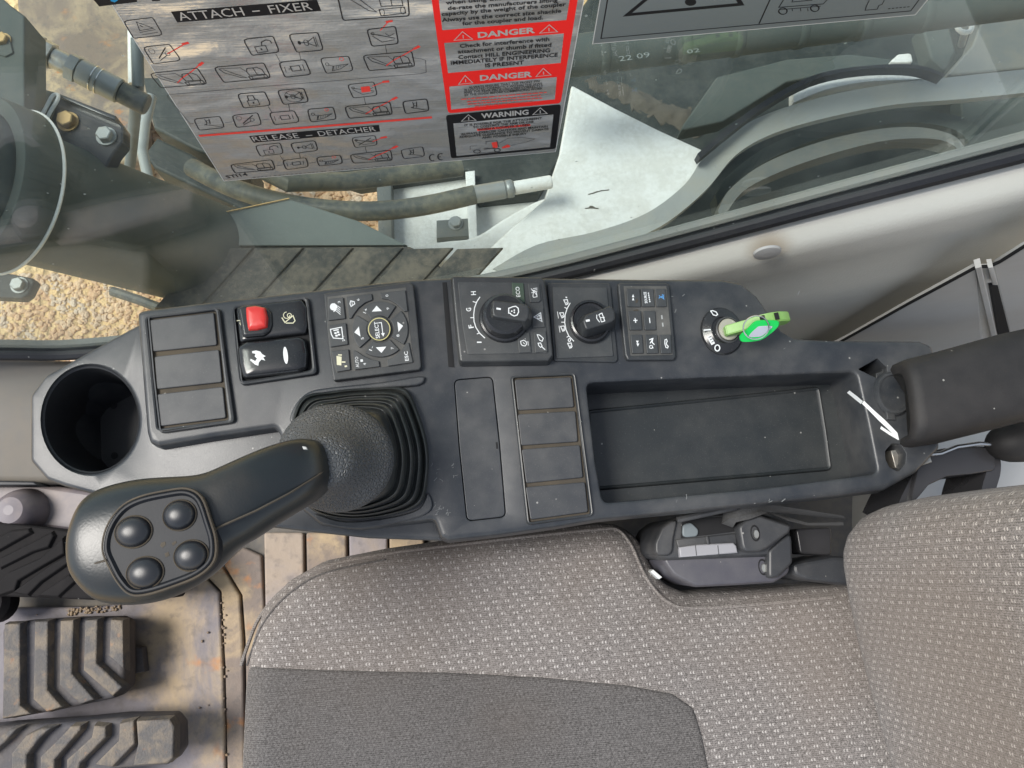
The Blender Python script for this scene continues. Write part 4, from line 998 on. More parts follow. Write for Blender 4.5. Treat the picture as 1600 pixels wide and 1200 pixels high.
lt = slab('latch_plate', [(1061, 855), (1090, 851), (1146, 848), (1151, 853), (1153, 864), (1063, 871)], -0.07, -0.0530, 0.0012, M['latch'], rt)
for a_ in (1086, 1121): slab('latch_groove', [(a_, 852), (a_+1.2, 852), (a_+3, 868), (a_+1.8, 868)], -0.056, -0.0528, 0.0001, M['housing'], lt)
slab('hood', [(1153, 822), (1166, 810), (1186, 803), (1200, 808), (1238, 820), (1236, 832), (1200, 858), (1190, 862), (1160, 863)], -0.12, -0.046, 0.005, M['housing'], rt, r=0.003, nb=4)
slab('hood_flank', [(1200, 860), (1238, 826), (1240, 880), (1218, 902), (1200, 905)], -0.14, -0.056, 0.004, M['housing'], rt, r=0.004)
for u, v, z in ((1180, 833, -0.0455), (1192, 886, -0.0635)):
    lathe('screw_well', P(u, v, z), [(0.0052, -0.002), (0.0052, 0.0003), (0.0046, 0.0004), (0.0040, -0.0006)], M['hole'], rt, 18, ex=0.75, ey=1.35)
    lathe('screw', P(u+1.5, v+1.5, z), [(0.0030, 0.0004), (0.0026, 0.0012)], M['dullsteel'], rt, 10, ex=0.8, ey=1.3)
bt = thing('seat_belt', 'worn dark seat belt webbing folded over the retractor housing', 'seat belt', P(1180, 795, -0.04))
def ribbon(name, A, B, th, mat, parent, z):
    # A, B: pixel edges with heights
    bm = bmesh.new(); loops = []
    for (a, b, za, zb) in zip(A, B, z[0], z[1]):
        p_, q_ = P(*a, za), P(*b, zb); loops.append([p_, q_, q_-Vector((0, 0, th)), p_-Vector((0, 0, th))])
    loft(bm, loops, True, True); return mk(name, bm, mat, parent, 60)
ribbon('webbing', [(1131, 800), (1142, 788), (1162, 783), (1186, 785), (1215, 790), (1262, 797), (1318, 806)], [(1128, 818), (1136, 812), (1150, 812), (1168, 806), (1190, 799), (1240, 803), (1322, 812)], 0.0012, M['webbing'], bt,
       ([-.050, -.044, -.041, -.041, -.044, -.052, -.060], [-.052, -.046, -.042, -.041, -.043, -.054, -.062]))
ribbon('webbing', [(1128, 818), (1140, 810), (1160, 806), (1190, 798), (1225, 806), (1262, 817), (1318, 816)], [(1145, 824), (1150, 816), (1172, 811), (1200, 801), (1232, 814), (1262, 821), (1318, 821)], 0.0012, M['webbing'], bt,
       ([-.047, -.043, -.0405, -.0400, -.047, -.055, -.060], [-.047, -.043, -.0405, -.0400, -.048, -.056, -.061]))
slab('belt_arm', [(1236, 880), (1300, 868), (1345, 870), (1345, 918), (1300, 912), (1262, 908), (1240, 900)], -0.14, -0.078, 0.006, M['housing'], rt, r=0.006)
slab('steel_link', [(1243, 826), (1300, 824), (1300, 868), (1250, 866)], -0.12, -0.098, 0.002, M['bracket'], rt, r=0.004)
tube('trim_rod', [P(1058, 812, -0.036), P(1100, 803, -0.034), P(1150, 792, -0.034)], 0.0028, M['housing'], rt, 8)

# ================================================================== armrest and its bracket
ar = thing('armrest', 'thick dark vinyl armrest running out over the console end', 'armrest', P(1500, 620, 0))
def armsec(u, v0, v1, z, hz):
    A_, B_ = P(u[0], v0, z), P(u[1], v1, z); c = (A_+B_)/2; h = (A_-B_)/2; l = []
    for k in range(28):
        t = k/28*2*math.pi; cs, sn = math.cos(t), math.sin(t); e = 2/3.6
        l.append(c+h*(abs(cs)**e*(1 if cs >= 0 else -1))+Vector((0.030*max(0, -sn), 0, hz*abs(sn)**e*(1 if sn >= 0 else -1))))
    return l
bm = bmesh.new()
loft(bm, [armsec((1395, 1407), 586, 686, .040, .017), armsec((1391, 1406), 578, 694, .040, .023), armsec((1394, 1412), 571, 697, .040, .027), armsec((1404, 1424), 566, 698, .040, .029), armsec((1446, 1464), 556, 692, .040, .030), armsec((1540, 1560), 530, 668, .044, .034), armsec((1640, 1660), 508, 642, .05, .034), armsec((1760, 1780), 480, 612, .055, .034)], True, True)
mk('pad', bm, M['arm'], ar, 55)
bk_ = thing('armrest_bracket', 'black steel hoop bracket with a bright worn edge under the armrest', 'bracket', P(1500, 740, -0.05))
def hoop(name, px, wz, th, z, mat, parent):
    pts = [P(u, v, z) for u, v in px]; bm = bmesh.new(); loops = []
    for i, p_ in enumerate(pts):
        d = (pts[min(i+1, len(pts)-1)]-pts[max(i-1, 0)]).normalized(); s = Vector((-d.y, d.x, 0))*th/2
        loops.append([p_-s-Vector((0, 0, wz)), p_+s-Vector((0, 0, wz)), p_+s, p_-s])
    loft(bm, loops, True, True); bmesh.ops.bevel(bm, geom=[e for e in bm.edges if e.calc_face_angle(0) > 0.9], offset=th*0.22, segments=2, affect='EDGES')
    return mk(name, bm, mat, parent, 40)
hoop('hoop', [(q.x, q.y) for q in spline([Vector(q) for q in [(1410, 800), (1424, 770), (1440, 742), (1462, 722), (1500, 711), (1535, 708), (1551, 714), (1553, 735), (1545, 765), (1540, 800)]], 5, False)], 0.06, 0.012, -0.035, M['bracket'], bk_)
slab('side_plate', [(1438, 708), (1475, 700), (1540, 698), (1556, 706), (1556, 735), (1520, 741), (1480, 745), (1452, 758), (1438, 775), (1424, 790), (1424, 775)], -0.09, -0.030, 0.004, M['bracket'], bk_, r=0.004)
tube('bright_edge', [P(u, v, -0.020) for u, v in [(1414, 694), (1432, 702), (1452, 710), (1470, 708), (1495, 698), (1530, 693), (1548, 694)]], 0.0018, M['steel'], bk_, 8)
slab('clevis', [(1430, 703), (1452, 706), (1458, 722), (1440, 728), (1430, 722)], -0.06, -0.026, 0.002, M['dullsteel'], bk_)
bm = bmesh.new(); lathe_bm(bm, P(1592, 690, -0.02), [(0.004, -.02), (0.016, -.018), (0.021, -.008), (0.022, 0), (0.019, .010), (0.010, .016), (0.003, .017)], 24, ex=1.2, ey=0.8); mk('knob', bm, M['arm'], bk_, 60)
tube('knob_stem', [P(1548, 692, -0.024), P(1580, 690, -0.022)], 0.004, M['bracket'], bk_, 8)

# ================================================================== floor, pedals and front trim
ZF = -0.47
fl_ = [P(-260, 800, ZF), P(-260, 1700, ZF), P(1500, 1700, ZF), P(1500, 800, ZF)]
def gridpoly(name, x0, x1, y0, y1, z, n, mat, kind=None, amp=0.0):
    bm = bmesh.new(); vs = []
    for j in range(n+1):
        for i in range(n+1): vs.append(bm.verts.new((x0+(x1-x0)*i/n, y0+(y1-y0)*j/n, z+amp*random.uniform(-1, 1))))
    for j in range(n):
        for i in range(n): bm.faces.new((vs[j*(n+1)+i], vs[j*(n+1)+i+1], vs[(j+1)*(n+1)+i+1], vs[(j+1)*(n+1)+i]))
    return mk(name, bm, mat)
bm = bmesh.new(); slab_bm(bm, [Vector((-1.05, -0.85)), Vector((1.7, -0.85)), Vector((1.7, 0.27)), Vector((-1.05, 0.27))], ZF-0.06, ZF, 0.002)
fo = mk('cab_floor', bm, M['floor']); tag(fo, kind='structure')
# rubber mat pieces lying on the floor
def mat_piece(label, px, z, m, r=0.004):
    o = slab('floor_mat', px, ZF+0.0006, z, 0.003, m, None, r=r); return tag(o, label, 'floor mat')
mat_piece('grey muddy rubber floor mat under the pedals', [(-120, 952), (150, 948), (215, 940), (268, 925), (318, 903), (342, 926), (348, 1040), (352, 1230), (-120, 1230)], ZF+0.016, M['mat'])
mat_piece('narrow tan mat strip beside the left edge of the seat', [(322, 900), (345, 884), (374, 930), (379, 1000), (382, 1230), (355, 1230), (351, 1040), (345, 924)], ZF+0.012, M['matrust'])
mat_piece('rust stained mat corner between joystick head and seat', [(349, 882), (380, 855), (408, 868), (412, 940), (420, 1230), (386, 1230), (383, 1000), (378, 930)], ZF+0.010, M['matrust'])
for a_, b_, lab in ((412, 474, 'broad rusty mat tread right under the joystick shaft'), (478, 541, 'grey mat tread with rusty edge under the console rim'), (545, 605, 'tan mat tread next to the seat front corner'), (608, 662, 'last grey mat tread vanishing behind the seat')):
    slab_px = [(a_, 832), (b_, 832), (b_+2, 1000), (a_+3, 1000)]
    tag(slab('floor_mat', slab_px, ZF+0.0006, ZF+0.013, 0.003, M['matrust'] if (a_//66) % 2 else M['matclean'], None, r=0.003), lab, 'floor mat')
# loose crumbs of soil
bm = bmesh.new()
for k in range(190):
    if k < 110: u, v = random.uniform(105, 190), 0; v = 957-(u-105)*0.10+random.uniform(-5, 5); z = ZF+0.017
    elif k < 170: u, v = 345+random.gauss(0, 3)+random.uniform(0, 6), random.uniform(930, 1180); z = ZF+0.013
    else: u, v = random.uniform(0, 340), random.uniform(960, 1190); z = ZF+0.017
    r = random.uniform(0.0006, 0.0021) if k < 186 else 0.0030
    bmesh.ops.create_icosphere(bm, subdivisions=1, radius=r, matrix=Matrix.Translation(P(u, v, z+r*0.4)) @ Matrix.Diagonal((1, random.uniform(.7, 1.3), .8, 1)))
cr = mk('soil_crumbs', bm, M['muddy'], None, 60); tag(cr, 'small crumbs of dried soil on the mat', 'soil', kind='stuff')
# front plate, knob, foot pad
fp = slab('front_plate', [(-160, 752), (60, 755), (160, 770), (300, 800), (300, 842), (150, 836), (-160, 800)], -0.46, -0.40, 0.006, M['mauve'], None, r=0.01); tag(fp, 'mauve grey front floor plate carrying the round plug', 'trim panel')
kb_ = lathe('front_plug', P(42, 800, -0.402), [(0.030, 0), (0.029, 0.010), (0.026, 0.022), (0.022, 0.032), (0.016, 0.038), (0.006, 0.040)], M['mauve'], None, 28); tag(kb_, 'round mauve plastic plug on the front plate', 'plug')
ft = thing('foot_pad', 'black ribbed foot rest pad left of the joystick head', 'foot rest', P(90, 880, -0.36))
slab('pad', [(-140, 806), (0, 815), (112, 829), (260, 850), (262, 936), (150, 938), (0, 932), (-140, 926)], -0.42, -0.362, 0.005, M['footpad'], ft, r=0.006)
def rib(px, z0, z1, mat, parent, bev=0.003):
    return slab('rib', px, z0, z1, min(bev, 0.0022), mat, parent, draft=0.002)
C = crop(0, 600, 4)
for px in ([(-80, 990), (60, 920), (175, 905), (190, 930), (80, 990), (-80, 1080)], [(0, 1090), (200, 990), (320, 925), (335, 950), (300, 1020), (200, 1050), (0, 1150)], [(-40, 1270), (50, 1180), (250, 1090), (390, 960), (400, 1060), (260, 1140), (110, 1230), (90, 1290), (-40, 1330)], [(80, 1300), (330, 1120), (440, 1060), (440, 1110), (250, 1240), (170, 1320)], [(240, 1320), (430, 1190), (470, 1230), (360, 1330)]):
    rib(C(px), -0.363, -0.357, M['footpad'], ft, 0.002)
tag(lathe('rubber_stop', P(-2, 940, -0.42), [(0.026, 0), (0.026, 0.02), (0.02, 0.028), (0.005, 0.03)], M['footpad'], None, 24), 'black rubber stop at the left edge under the foot pad', 'stop')
# pedals
p1 = thing('pedal', 'dusty ribbed pedal with angled bars below the foot pad', 'pedal', P(100, 1040, -0.40), 'pedals')
slab('pad', [(2, 980), (30, 971), (110, 966), (180, 965), (194, 972), (194, 1075), (176, 1092), (100, 1108), (14, 1124), (3, 1115)], -0.43, -0.398, 0.006, M['pedal'], p1, r=0.006)
C = crop(0, 900, 4)
for px in ([(25, 300), (125, 295), (125, 810), (195, 862), (12, 893)], [(215, 285), (300, 280), (295, 712), (390, 820), (290, 850), (205, 770)], [(375, 280), (460, 274), (448, 610), (590, 772), (500, 802), (370, 682)], [(530, 276), (610, 270), (602, 545), (765, 695), (702, 752), (520, 590)], [(690, 272), (768, 276), (772, 582), (680, 500)]):
    rib(C(px), -0.40, -0.386, M['pedalrib'], p1, 0.004)
slab('pedal_arm', [(194, 1008), (222, 1012), (226, 1050), (194, 1056)], -0.45, -0.436, 0.003, M['pedal'], p1)
p2 = thing('pedal', 'second ribbed pedal caked with dry mud at the bottom left corner', 'pedal', P(130, 1160, -0.37), 'pedals')
slab('pad', [(-140, 1152), (0, 1136), (120, 1128), (180, 1122), (262, 1121), (274, 1136), (275, 1176), (262, 1196), (180, 1202), (60, 1290), (-140, 1310)], -0.41, -0.370, 0.006, M['pedal'], p2, r=0.006)
for px in ([(70, 1110), (160, 1000), (250, 955), (320, 950), (250, 1010), (165, 1120), (165, 1230), (70, 1240)], [(250, 1130), (400, 985), (440, 940), (505, 935), (500, 965), (340, 1150), (340, 1220), (250, 1230)], [(415, 1150), (570, 1010), (585, 935), (660, 940), (660, 1010), (500, 1170), (490, 1215), (415, 1220)], [(590, 1180), (740, 1030), (745, 922), (835, 902), (842, 1050), (700, 1195)], [(850, 905), (1060, 895), (1088, 940), (1082, 1140), (1045, 1172), (830, 1186), (860, 1050)], [(-80, 1060), (60, 960), (110, 950), (30, 1040), (-80, 1130)]):
    rib(C(px), -0.372, -0.358, M['pedalrib'], p2, 0.004)

# kick panel at the front corner
kp = slab('kick_panel', [(-200, 560), (0, 559), (60, 561), (150, 562), (230, 575), (230, 720), (120, 752), (60, 757), (-200, 755)], -0.47, -0.385, 0.010, M['kick'], None, r=0.012, nb=4)
tag(kp, 'beige grey kick panel left of the cup hole', 'trim panel')
tag(slab('dark_gasket', [(-200, 748), (0, 751), (52, 752), (60, 758), (-200, 760)], -0.42, -0.372, 0.002, M['seal'], None), 'thin black gasket between kick panel and front plate', 'seal')

# ================================================================== cab side: beige trim, lower grey trim, window
seal_px = [(-220, 553), (0, 553), (140, 551), (400, 520), (700, 465), (860, 431), (1000, 396), (1150, 357), (1300, 317), (1450, 278), (1600, 239), (1800, 187)]
bw = []
for u in range(560, 1801, 40):
    for (a, b) in zip(seal_px, seal_px[1:]):
        if a[0] <= u <= b[0]:
            v = a[1]+(b[1]-a[1])*(u-a[0])/(b[0]-a[0]); break
    bw.append(PY(u, v))
bm = bmesh.new(); loops = []
for q in bw:
    x, z = q.x, q.z
    pr_ = [(YG+0.004, z-0.004), (YG-0.004, z-0.0062), (YG-0.015, z-0.0085), (YG-0.0245, z-0.0125), (YG-0.0305, z-0.020), (YG-0.034, z-0.034), (YG-0.0355, z-0.08), (YG-0.036, z-0.13), (YG-0.042, z-0.16), (YG-0.044, z-0.22), (YG-0.046, -0.75)]
    loops.append([(x, yy, zz) for yy, zz in pr_])
loft(bm, loops, False, False, closed=False)
sw = mk('side_trim', bm, M['beige'], None, 60); tag(sw, 'beige moulded trim panel below the side window', 'trim panel')
so_c = PY(1199, 396, YG-0.0358); RUST.inputs[1].default_value = so_c
tx = bw[18].x
lathe('screw_cap', so_c, [(0.0120, -0.002), (0.0115, 0.0004), (0.009, 0.0012), (0.004, 0.0016)], M['greytrim'], sw, 24, ex=1.15, ax=Vector((0, -1, 0.15)))
# lower grey trim
lt_ = thing('lower_trim', 'grey lower trim panel with an upright ridge behind the armrest', 'trim panel', PY(1450, 560, 0.235))
def upslab(name, px, y, th, mat, parent, bev=0.002):
    pts = [PY(u, v, y) for u, v in px]
    if sum(a.x*b.z-b.x*a.z for a, b in zip(pts, pts[1:]+pts[:1])) < 0: pts = pts[::-1]
    p2_ = [Vector((q.x, q.z)) for q in pts]; bm = bmesh.new()
    L = [[(q.x, y+th, q.y) for q in p2_]]+[[(q.x, y+dz, q.y) for q in inset(p2_, d)] for d, dz in prof(bev, 2)]
    loft(bm, L, True, True); return mk(name, bm, mat, parent, 40)
upslab('panel', [(1180, 600), (1322, 531), (1420, 476), (1526, 419), (1534, 520), (1560, 700), (1560, 745), (1180, 745)], 0.232, 0.006, M['greytrim'], lt_)
upslab('rear_panel', [(1551, 418), (1600, 388), (1800, 270), (1900, 745), (1620, 745), (1590, 620), (1578, 525)], 0.232, 0.006, M['greytrim'], lt_)
upslab('ridge', [(1524, 420), (1534, 417), (1557, 520), (1600, 745), (1585, 745), (1548, 524)], 0.229, 0.009, M['greytrim'], lt_, 0.0012)
upslab('ridge', [(1544, 419), (1552, 418), (1560, 446), (1551, 446)], 0.229, 0.009, M['greytrim'], lt_, 0.0012)
upslab('recess_back', [(1526, 419), (1556, 417), (1640, 745), (1540, 745)], 0.236, 0.004, M['greytrim'], lt_)
upslab('felt_strip', [(1545, 447), (1560, 445), (1577, 512), (1630, 745), (1610, 745), (1558, 520)], 0.2325, 0.004, M['hole'], lt_)
tag(tube('trim_gap', [PY(u, v, 0.2325) for u, v in [(1240, 574), (1322, 529), (1420, 474), (1526, 417), (1546, 416), (1562, 409), (1600, 385), (1720, 312)]], 0.0018, M['hole'], None, 6), 'dark gap line between the beige trim and grey trim', 'gap seal')

win = thing('side_window', 'large tinted side window pane with a black rubber seal', 'window', PY(860, 431))
zp = [(PY(u, v).x, PY(u, v).z) for u, v in seal_px]
poly = [Vector(q) for q in zp]+[Vector((zp[-1][0], 0.95)), Vector((zp[0][0], 0.95))]
bm = bmesh.new(); pp = poly if area2(poly) > 0 else poly[::-1]
loft(bm, [[(q.x, YG+0.0025, q.y) for q in pp], [(q.x, YG-0.0025, q.y) for q in pp]], True, True)
mk('pane', bm, M['glass'], win, smooth=False)
sealp = [PY(u, v, YG-0.003)+Vector((0, 0, -0.002)) for u, v in [(q.x, q.y) for q in spline([Vector(a) for a in seal_px], 4, False)]]
tube('rubber_seal', sealp, 0.0080, M['seal'], win, 10)
bm = bmesh.new()
loft(bm, [[q+Vector((0, 0.0065, -0.02)), q+Vector((0, 0.0065, 0.010)), q+Vector((0, 0.009, 0.0125)), q+Vector((0, 0.016, 0.0125)), q+Vector((0, 0.016, -0.02))] for q in sealp], True, True); mk('outer_flange', bm, M['machgrey'], win)

# ================================================================== stickers on the window
YS = YG-0.0030
st = thing('coupler_sticker', 'silver coupler instruction sticker with red DANGER panel, ATTACH - FIXER and RELEASE - DETACHER', 'sticker', PY(600, 260, YS))
upslab('foil', [(107, -100), (350, 283), (868, 237), (931, -100)], YS-0.0006, 0.0005, M['foil'], st, 0.0002)
SU = Upright(YS-0.0006)
pr = Print(SU, 0.00003)
pr.stroke([(107, -100), (350, 283), (868, 237), (931, -100)], 1.8); pr.build('film_edge', M['edgewhite'], st)
K = crop(0, 0, 2.2857)
ink = Print(SU, 0.00005); red = Print(SU, 0.00008)
def box(px, w=1.6, dark=True):
    w *= 1.15
    q = K(px); pts = rnd(q, 4, 2); ink.stroke([(a.x, a.y) for a in pts], w, True)
    def b(x, y): # bilinear inside the box, (0,0) top-left
        (ax, ay), (bx_, by), (cx_, cy_), (dx, dy) = q
        return ((ax*(1-x)+bx_*x)*(1-y)+(dx*(1-x)+cx_*x)*y, (ay*(1-x)+by*x)*(1-y)+(dy*(1-x)+cy_*x)*y)
    return b
def sk(b, pts, w=0.9, cl=False, pr=None):
    w *= 1.25; (pr or ink).stroke([b(*q) for q in pts], w, cl)
def circ(b, x, y, rx, ry, w=0.9, fill=False, pr=None):
    pts = [b(x+rx*math.cos(t), y+ry*math.sin(t)) for t in (k/14*2*math.pi for k in range(14))]
    (pr or ink).poly(pts) if fill else (pr or ink).stroke(pts, w, True)
def excavator(b, callout=True):
    sk(b, [(.08, .12), (.14, .42), (.40, .78), (.52, .84), (.36, .58), (.16, .20)], 1.0); sk(b, [(.10, .12), (.50, .18), (.58, .46)], 0.8)
    sk(b, [(.58, .46), (.60, .70), (.92, .72), (.90, .40), (.82, .24), (.62, .26)], 1.1, True); sk(b, [(.74, .26), (.76, .70)], 1.0)
    sk(b, [(.56, .78), (.94, .76), (.95, .92), (.58, .95)], 1.0, True); circ(b, .60, .86, .035, .09); circ(b, .91, .85, .035, .09)
    if callout: sk(b, [(.40, .78), (.60, .46), (.86, .14), (1.1, -.2)], 1.5, pr=red); sk(b, [(1.06, -.14), (1.18, -.30)], 4, pr=red)
def lock(b, shut=False):
    sk(b, [(.24, .52), (.62, .50), (.62, .88), (.24, .90)], 0.9, True); circ(b, .43, .70, .03, .06, fill=True)
    sk(b, [(.50, .50), (.54, .28), (.72, .18), (.84, .26), (.86, .42)] if not shut else [(.30, .5), (.32, .2), (.52, .2), (.54, .5)], 1.2)
def horn(b, no=False):
    circ(b, .24, .5, .055, .10, fill=True); sk(b, [(.30, .50), (.52, .50), (.80, .24), (.80, .76), (.52, .56)], 0.9); circ(b, .48, .52, .08, .16); sk(b, [(.86, .24), (.86, .76)], 0.7)
    if no: circ(b, .52, .5, .34, .42); sk(b, [(.28, .24), (.76, .78)], 1.0)
def switch(b): sk(b, [(.14, .32), (.12, .70)], 0.7); sk(b, [(.26, .50), (.36, .50), (.36, .34), (.70, .34), (.70, .66), (.36, .66), (.36, .5)], 1.0); sk(b, [(.84, .30), (.82, .70)], 0.8)
def bucket(b):
    circ(b, .16, .42, .06, .10); sk(b, [(.20, .48), (.34, .58), (.90, .52)], 0.9); sk(b, [(.34, .58), (.26, .88), (.56, .80), (.90, .52)], 0.9)
    for k in range(5): sk(b, [(.36+k*.09, .60), (.32+k*.09, .82-k*.045)], 0.6)
    circ(b, .72, .16, .07, .12, 0.8, pr=red)
def claw(b): sk(b, [(.40, .12), (.42, .45), (.36, .62), (.52, .68), (.90, .92)], 1.0); sk(b, [(.56, .12), (.54, .48), (.50, .60)], 1.0); circ(b, .48, .36, .06, .12); sk(b, [(.36, .56), (.28, .60)], 1.4)
def warn(b): sk(b, [(.34, .62), (.40, .14), (.82, .58)], 0.9, True); sk(b, [(.44, .34), (.52, .46)], 1.4); sk(b, [(.30, .72), (.86, .66)], 0.8); sk(b, [(.34, .86), (.90, .82)], 0.7)
def spanner(b): sk(b, [(.30, .74), (.78, .16)], 1.6); circ(b, .70, .52, .08, .12); circ(b, .22, .28, .10, .16, 0.7); sk(b, [(.30, .86), (.52, .70), (.66, .60)], 1.0)
def hook(b): sk(b, [(.08, .26), (.92, .68)], 1.2); sk(b, [(.12, .40), (.42, .82), (.88, .76)], 0.9); sk(b, [(.60, .34), (.72, .52), (.92, .40)], 0.8); circ(b, .16, .28, .05, .08)
b = box([(440, 75), (545, 62), (582, 125), (478, 137)]); warn(b)
b = box([(510, 168), (605, 158), (648, 215), (548, 228)]); spanner(b); red.stroke(K([(598, 192), (655, 160)]), 2.0).stroke(K([(650, 158), (674, 152)]), 5)
b = box([(533, 262), (705, 243), (742, 300), (575, 313)]); excavator(b)
b = box([(762, 240), (942, 224), (968, 278), (800, 294)]); excavator(b, False)
b = box([(868, 140), (975, 128), (998, 185), (900, 197)]); lock(b)
b = box([(1030, 122), (1135, 115), (1155, 178), (1060, 186)]); horn(b)
b = box([(995, 222), (1088, 212), (1112, 265), (1018, 275)]); switch(b)
b = box([(1143, 208), (1245, 200), (1262, 252), (1165, 262)]); bucket(b)
b = box([(1295, 198), (1470, 183), (1482, 237), (1318, 252)], 1.6); excavator(b)
b = box([(1310, 105), (1412, 93), (1423, 155), (1328, 165)], 1.7); hook(b); red.stroke(K([(1358, 108), (1385, 80)]), 1.5).stroke(K([(1378, 78), (1402, 74)]), 4.5)
b = box([(1195, -62), (1450, -80), (1462, 56), (1225, 72)], 2.0); excavator(b, False)
b = box([(847, 335), (945, 327), (968, 375), (870, 385)]); lock(b, True)
b = box([(990, 322), (1085, 315), (1103, 363), (1012, 372)]); horn(b, True)
b = box([(1240, 302), (1335, 292), (1348, 340), (1262, 350)], 1.6); hook(b); red.poly(K([(1288, 310), (1320, 307), (1324, 326), (1292, 330)])).stroke(K([(1330, 308), (1375, 290)]), 1.6).stroke(K([(1366, 292), (1390, 290)]), 5)
b = box([(690, 425), (785, 415), (803, 455), (712, 465)]); claw(b)
b = box([(828, 412), (920, 402), (935, 445), (845, 455)]); spanner(b)
b = box([(960, 402), (1050, 395), (1072, 435), (980, 445)]); switch(b)
b = box([(1097, 390), (1190, 382), (1202, 425), (1110, 435)]); bucket(b)
b = box([(1230, 380), (1392, 363), (1402, 408), (1247, 422)], 1.6); excavator(b)
b = box([(1437, 362), (1525, 352), (1532, 395), (1448, 405)], 1.6); claw(b)
b = box([(910, 520), (1000, 510), (1013, 548), (930, 558)]); lock(b)
b = box([(1035, 512), (1125, 502), (1136, 537), (1055, 547)]); horn(b)
b = box([(1255, 492), (1340, 483), (1348, 517), (1268, 527)], 1.4); hook(b); sk(b, [(.2, .8), (.8, .2)], 1.2); red.stroke(K([(1330, 505), (1365, 492)]), 1.5).stroke(K([(1360, 492), (1382, 488)]), 4.5)
b = box([(820, 588), (970, 570), (985, 605), (840, 618)]); excavator(b, False)
b = box([(1008, 572), (1092, 562), (1103, 595), (1022, 605)]); switch(b)
b = box([(1128, 562), (1215, 553), (1225, 583), (1140, 593)]); bucket(b)
b = box([(1248, 552), (1395, 535), (1402, 572), (1262, 582)], 1.5); excavator(b)
b = box([(1430, 535), (1510, 523), (1517, 558), (1442, 567)], 1.5); claw(b)
for pts in ([(1470, 205), (1505, 210), (1520, 215), (1522, 258), (1500, 263), (900, 312), (600, 338), (598, 345), (680, 442), (692, 440)], [(985, 192), (1000, 220)], [(1068, 186), (1075, 213)], [(1376, 162), (1382, 190)], [(958, 380), (970, 400)], [(1030, 370), (1035, 396)], [(1300, 347), (1306, 372)], [(803, 438), (828, 435)], [(935, 428), (962, 424)], [(1402, 385), (1438, 382)], [(1000, 555), (1012, 573)], [(1068, 546), (1073, 564)], [(1304, 524), (1310, 546)], [(985, 592), (1010, 588)], [(1103, 582), (1128, 578)], [(1225, 570), (1250, 567)], [(1402, 552), (1432, 548)]):
    ink.stroke(K(pts), 0.8)
ink.text('STI14', (355, 278.5), (388, 274), 4.2, bold=0.02)
ink.stroke(arcpx((676, 246), 5, 60, 300, 10), 1.9).stroke(arcpx((689, 244.5), 5, 60, 300, 10), 1.9).stroke([(684, 245), (689, 244.6)], 1.6)
for q in range(34):
    u = 395+q*6.6; ink.stroke([(u, 277-q*0.56), (u+random.uniform(2, 5), 276.7-q*0.56)], 1.1)
ink.build('pictogram_lines', M['stink'], st)
red.stroke([(311, 212), (400, 205), (540, 194), (675, 183)], 5.6); red.build('red_callouts', M['stred2'], st)
pr = Print(SU, 0.00004)
pr.poly([(267, 18), (495, -1), (502, 17), (277, 35)]); pr.build('attach_bar', M['stblack'], st)
pr = Print(SU, 0.00004); pr.poly([(389, 212.5), (592, 195), (594, 205.5), (396, 223)])
pr; pr.build('release_bar', M['stblack'], st)
pr = Print(SU, 0.00004); pr.poly([(143, -4), (214, -9), (214, 3), (155, 10)]); pr.build('logo_block', M['stblack'], st)
pr = Print(SU, 0.00004); pr.poly([(234, -6), (250, -7), (250, 1), (238, 2)]); pr.build('logo_block', M['stblack'], st)
pr = Print(SU, 0.00030); pr.poly([(172, -5), (184, -6), (184, 0), (179, 3), (173, 1)]); pr.build('blue_mark', M['stblue'], st)
pr = Print(SU, 0.00030)
pr.text('ATTACH', (282, 31.5), (383, 23.2), 12.5).stroke([(394, 17), (406, 16)], 2.6).text('FIXER', (423, 20), (489, 14.4), 12.5)
pr.text('RELEASE', (397, 220.5), (468, 214.6), 7.6).stroke([(478, 211.5), (488, 210.5)], 1.8).text('DETACHER', (499, 212), (588, 204), 7.6); pr.build('bar_lettering', M['stsilver'], st)
# red danger panel and black warning panel
pr = Print(SU, 0.00006)
pr.poly([(q.x, q.y) for q in rnd([(660, -100), (700, 177), (876, 161), (919, -100)], 6, 3)]); dp = pr.build('danger_panel', M['stred'], st)
pr = Print(SU, 0.00010)
pr.poly([(674, -100), (691, 47), (885, 31), (906, -100)]).poly([(694, 67), (881, 52), (876, 98), (700, 114)]).poly([(702, 135), (870, 120), (867, 155), (705, 171)]); pr.build('foil_window', M['foil'], dp)
K5 = crop(660, 0, 6.154); K6 = crop(680, 90, 7.06)
pr = Print(SU, 0.00040)
for s, a_, b_ in (('when using this coupler always', (225, 38), (1305, -50)), ('de-rate the manufacturers lifting', (245, 92), (1300, 12)), ('capacity by the weight of the coupler', (185, 148), (1380, 52)), ('Always use the correct size shackle', (188, 205), (1335, 115)), ('for the coupler and load.', (385, 238), (1160, 180)),
                   ('Check for interference with', (360, 455), (1220, 388)), ('attachment or thumb if fitted', (342, 510), (1238, 442)), ('Contact HILL ENGINEERING', (346, 564), (1226, 496)), ('IMMEDIATELY IF INTERFERENCE', (275, 618), (1300, 538)), ('IS PRESENT', (605, 642), (975, 612))):
    pr.text(s, K5([a_])[0], K5([b_])[0], 5.8, bold=0.022)
for s, a_, b_ in (('ALWAYS ENSURE THAT THE FRONT PIN', (370, 335), (1150, 264)), ('IS LOCATED CORRECTLY WITHIN THE JAWS', (325, 365), (1180, 292)), ('AND THE REAR PIN IS LOCATED CORRECTLY', (315, 392), (1190, 318)), ('BY THE HOOK BEFORE COMMENCING WORK', (325, 420), (1185, 345))):
    pr.text(s, K6([a_])[0], K6([b_])[0], 3.3, bold=0.012)
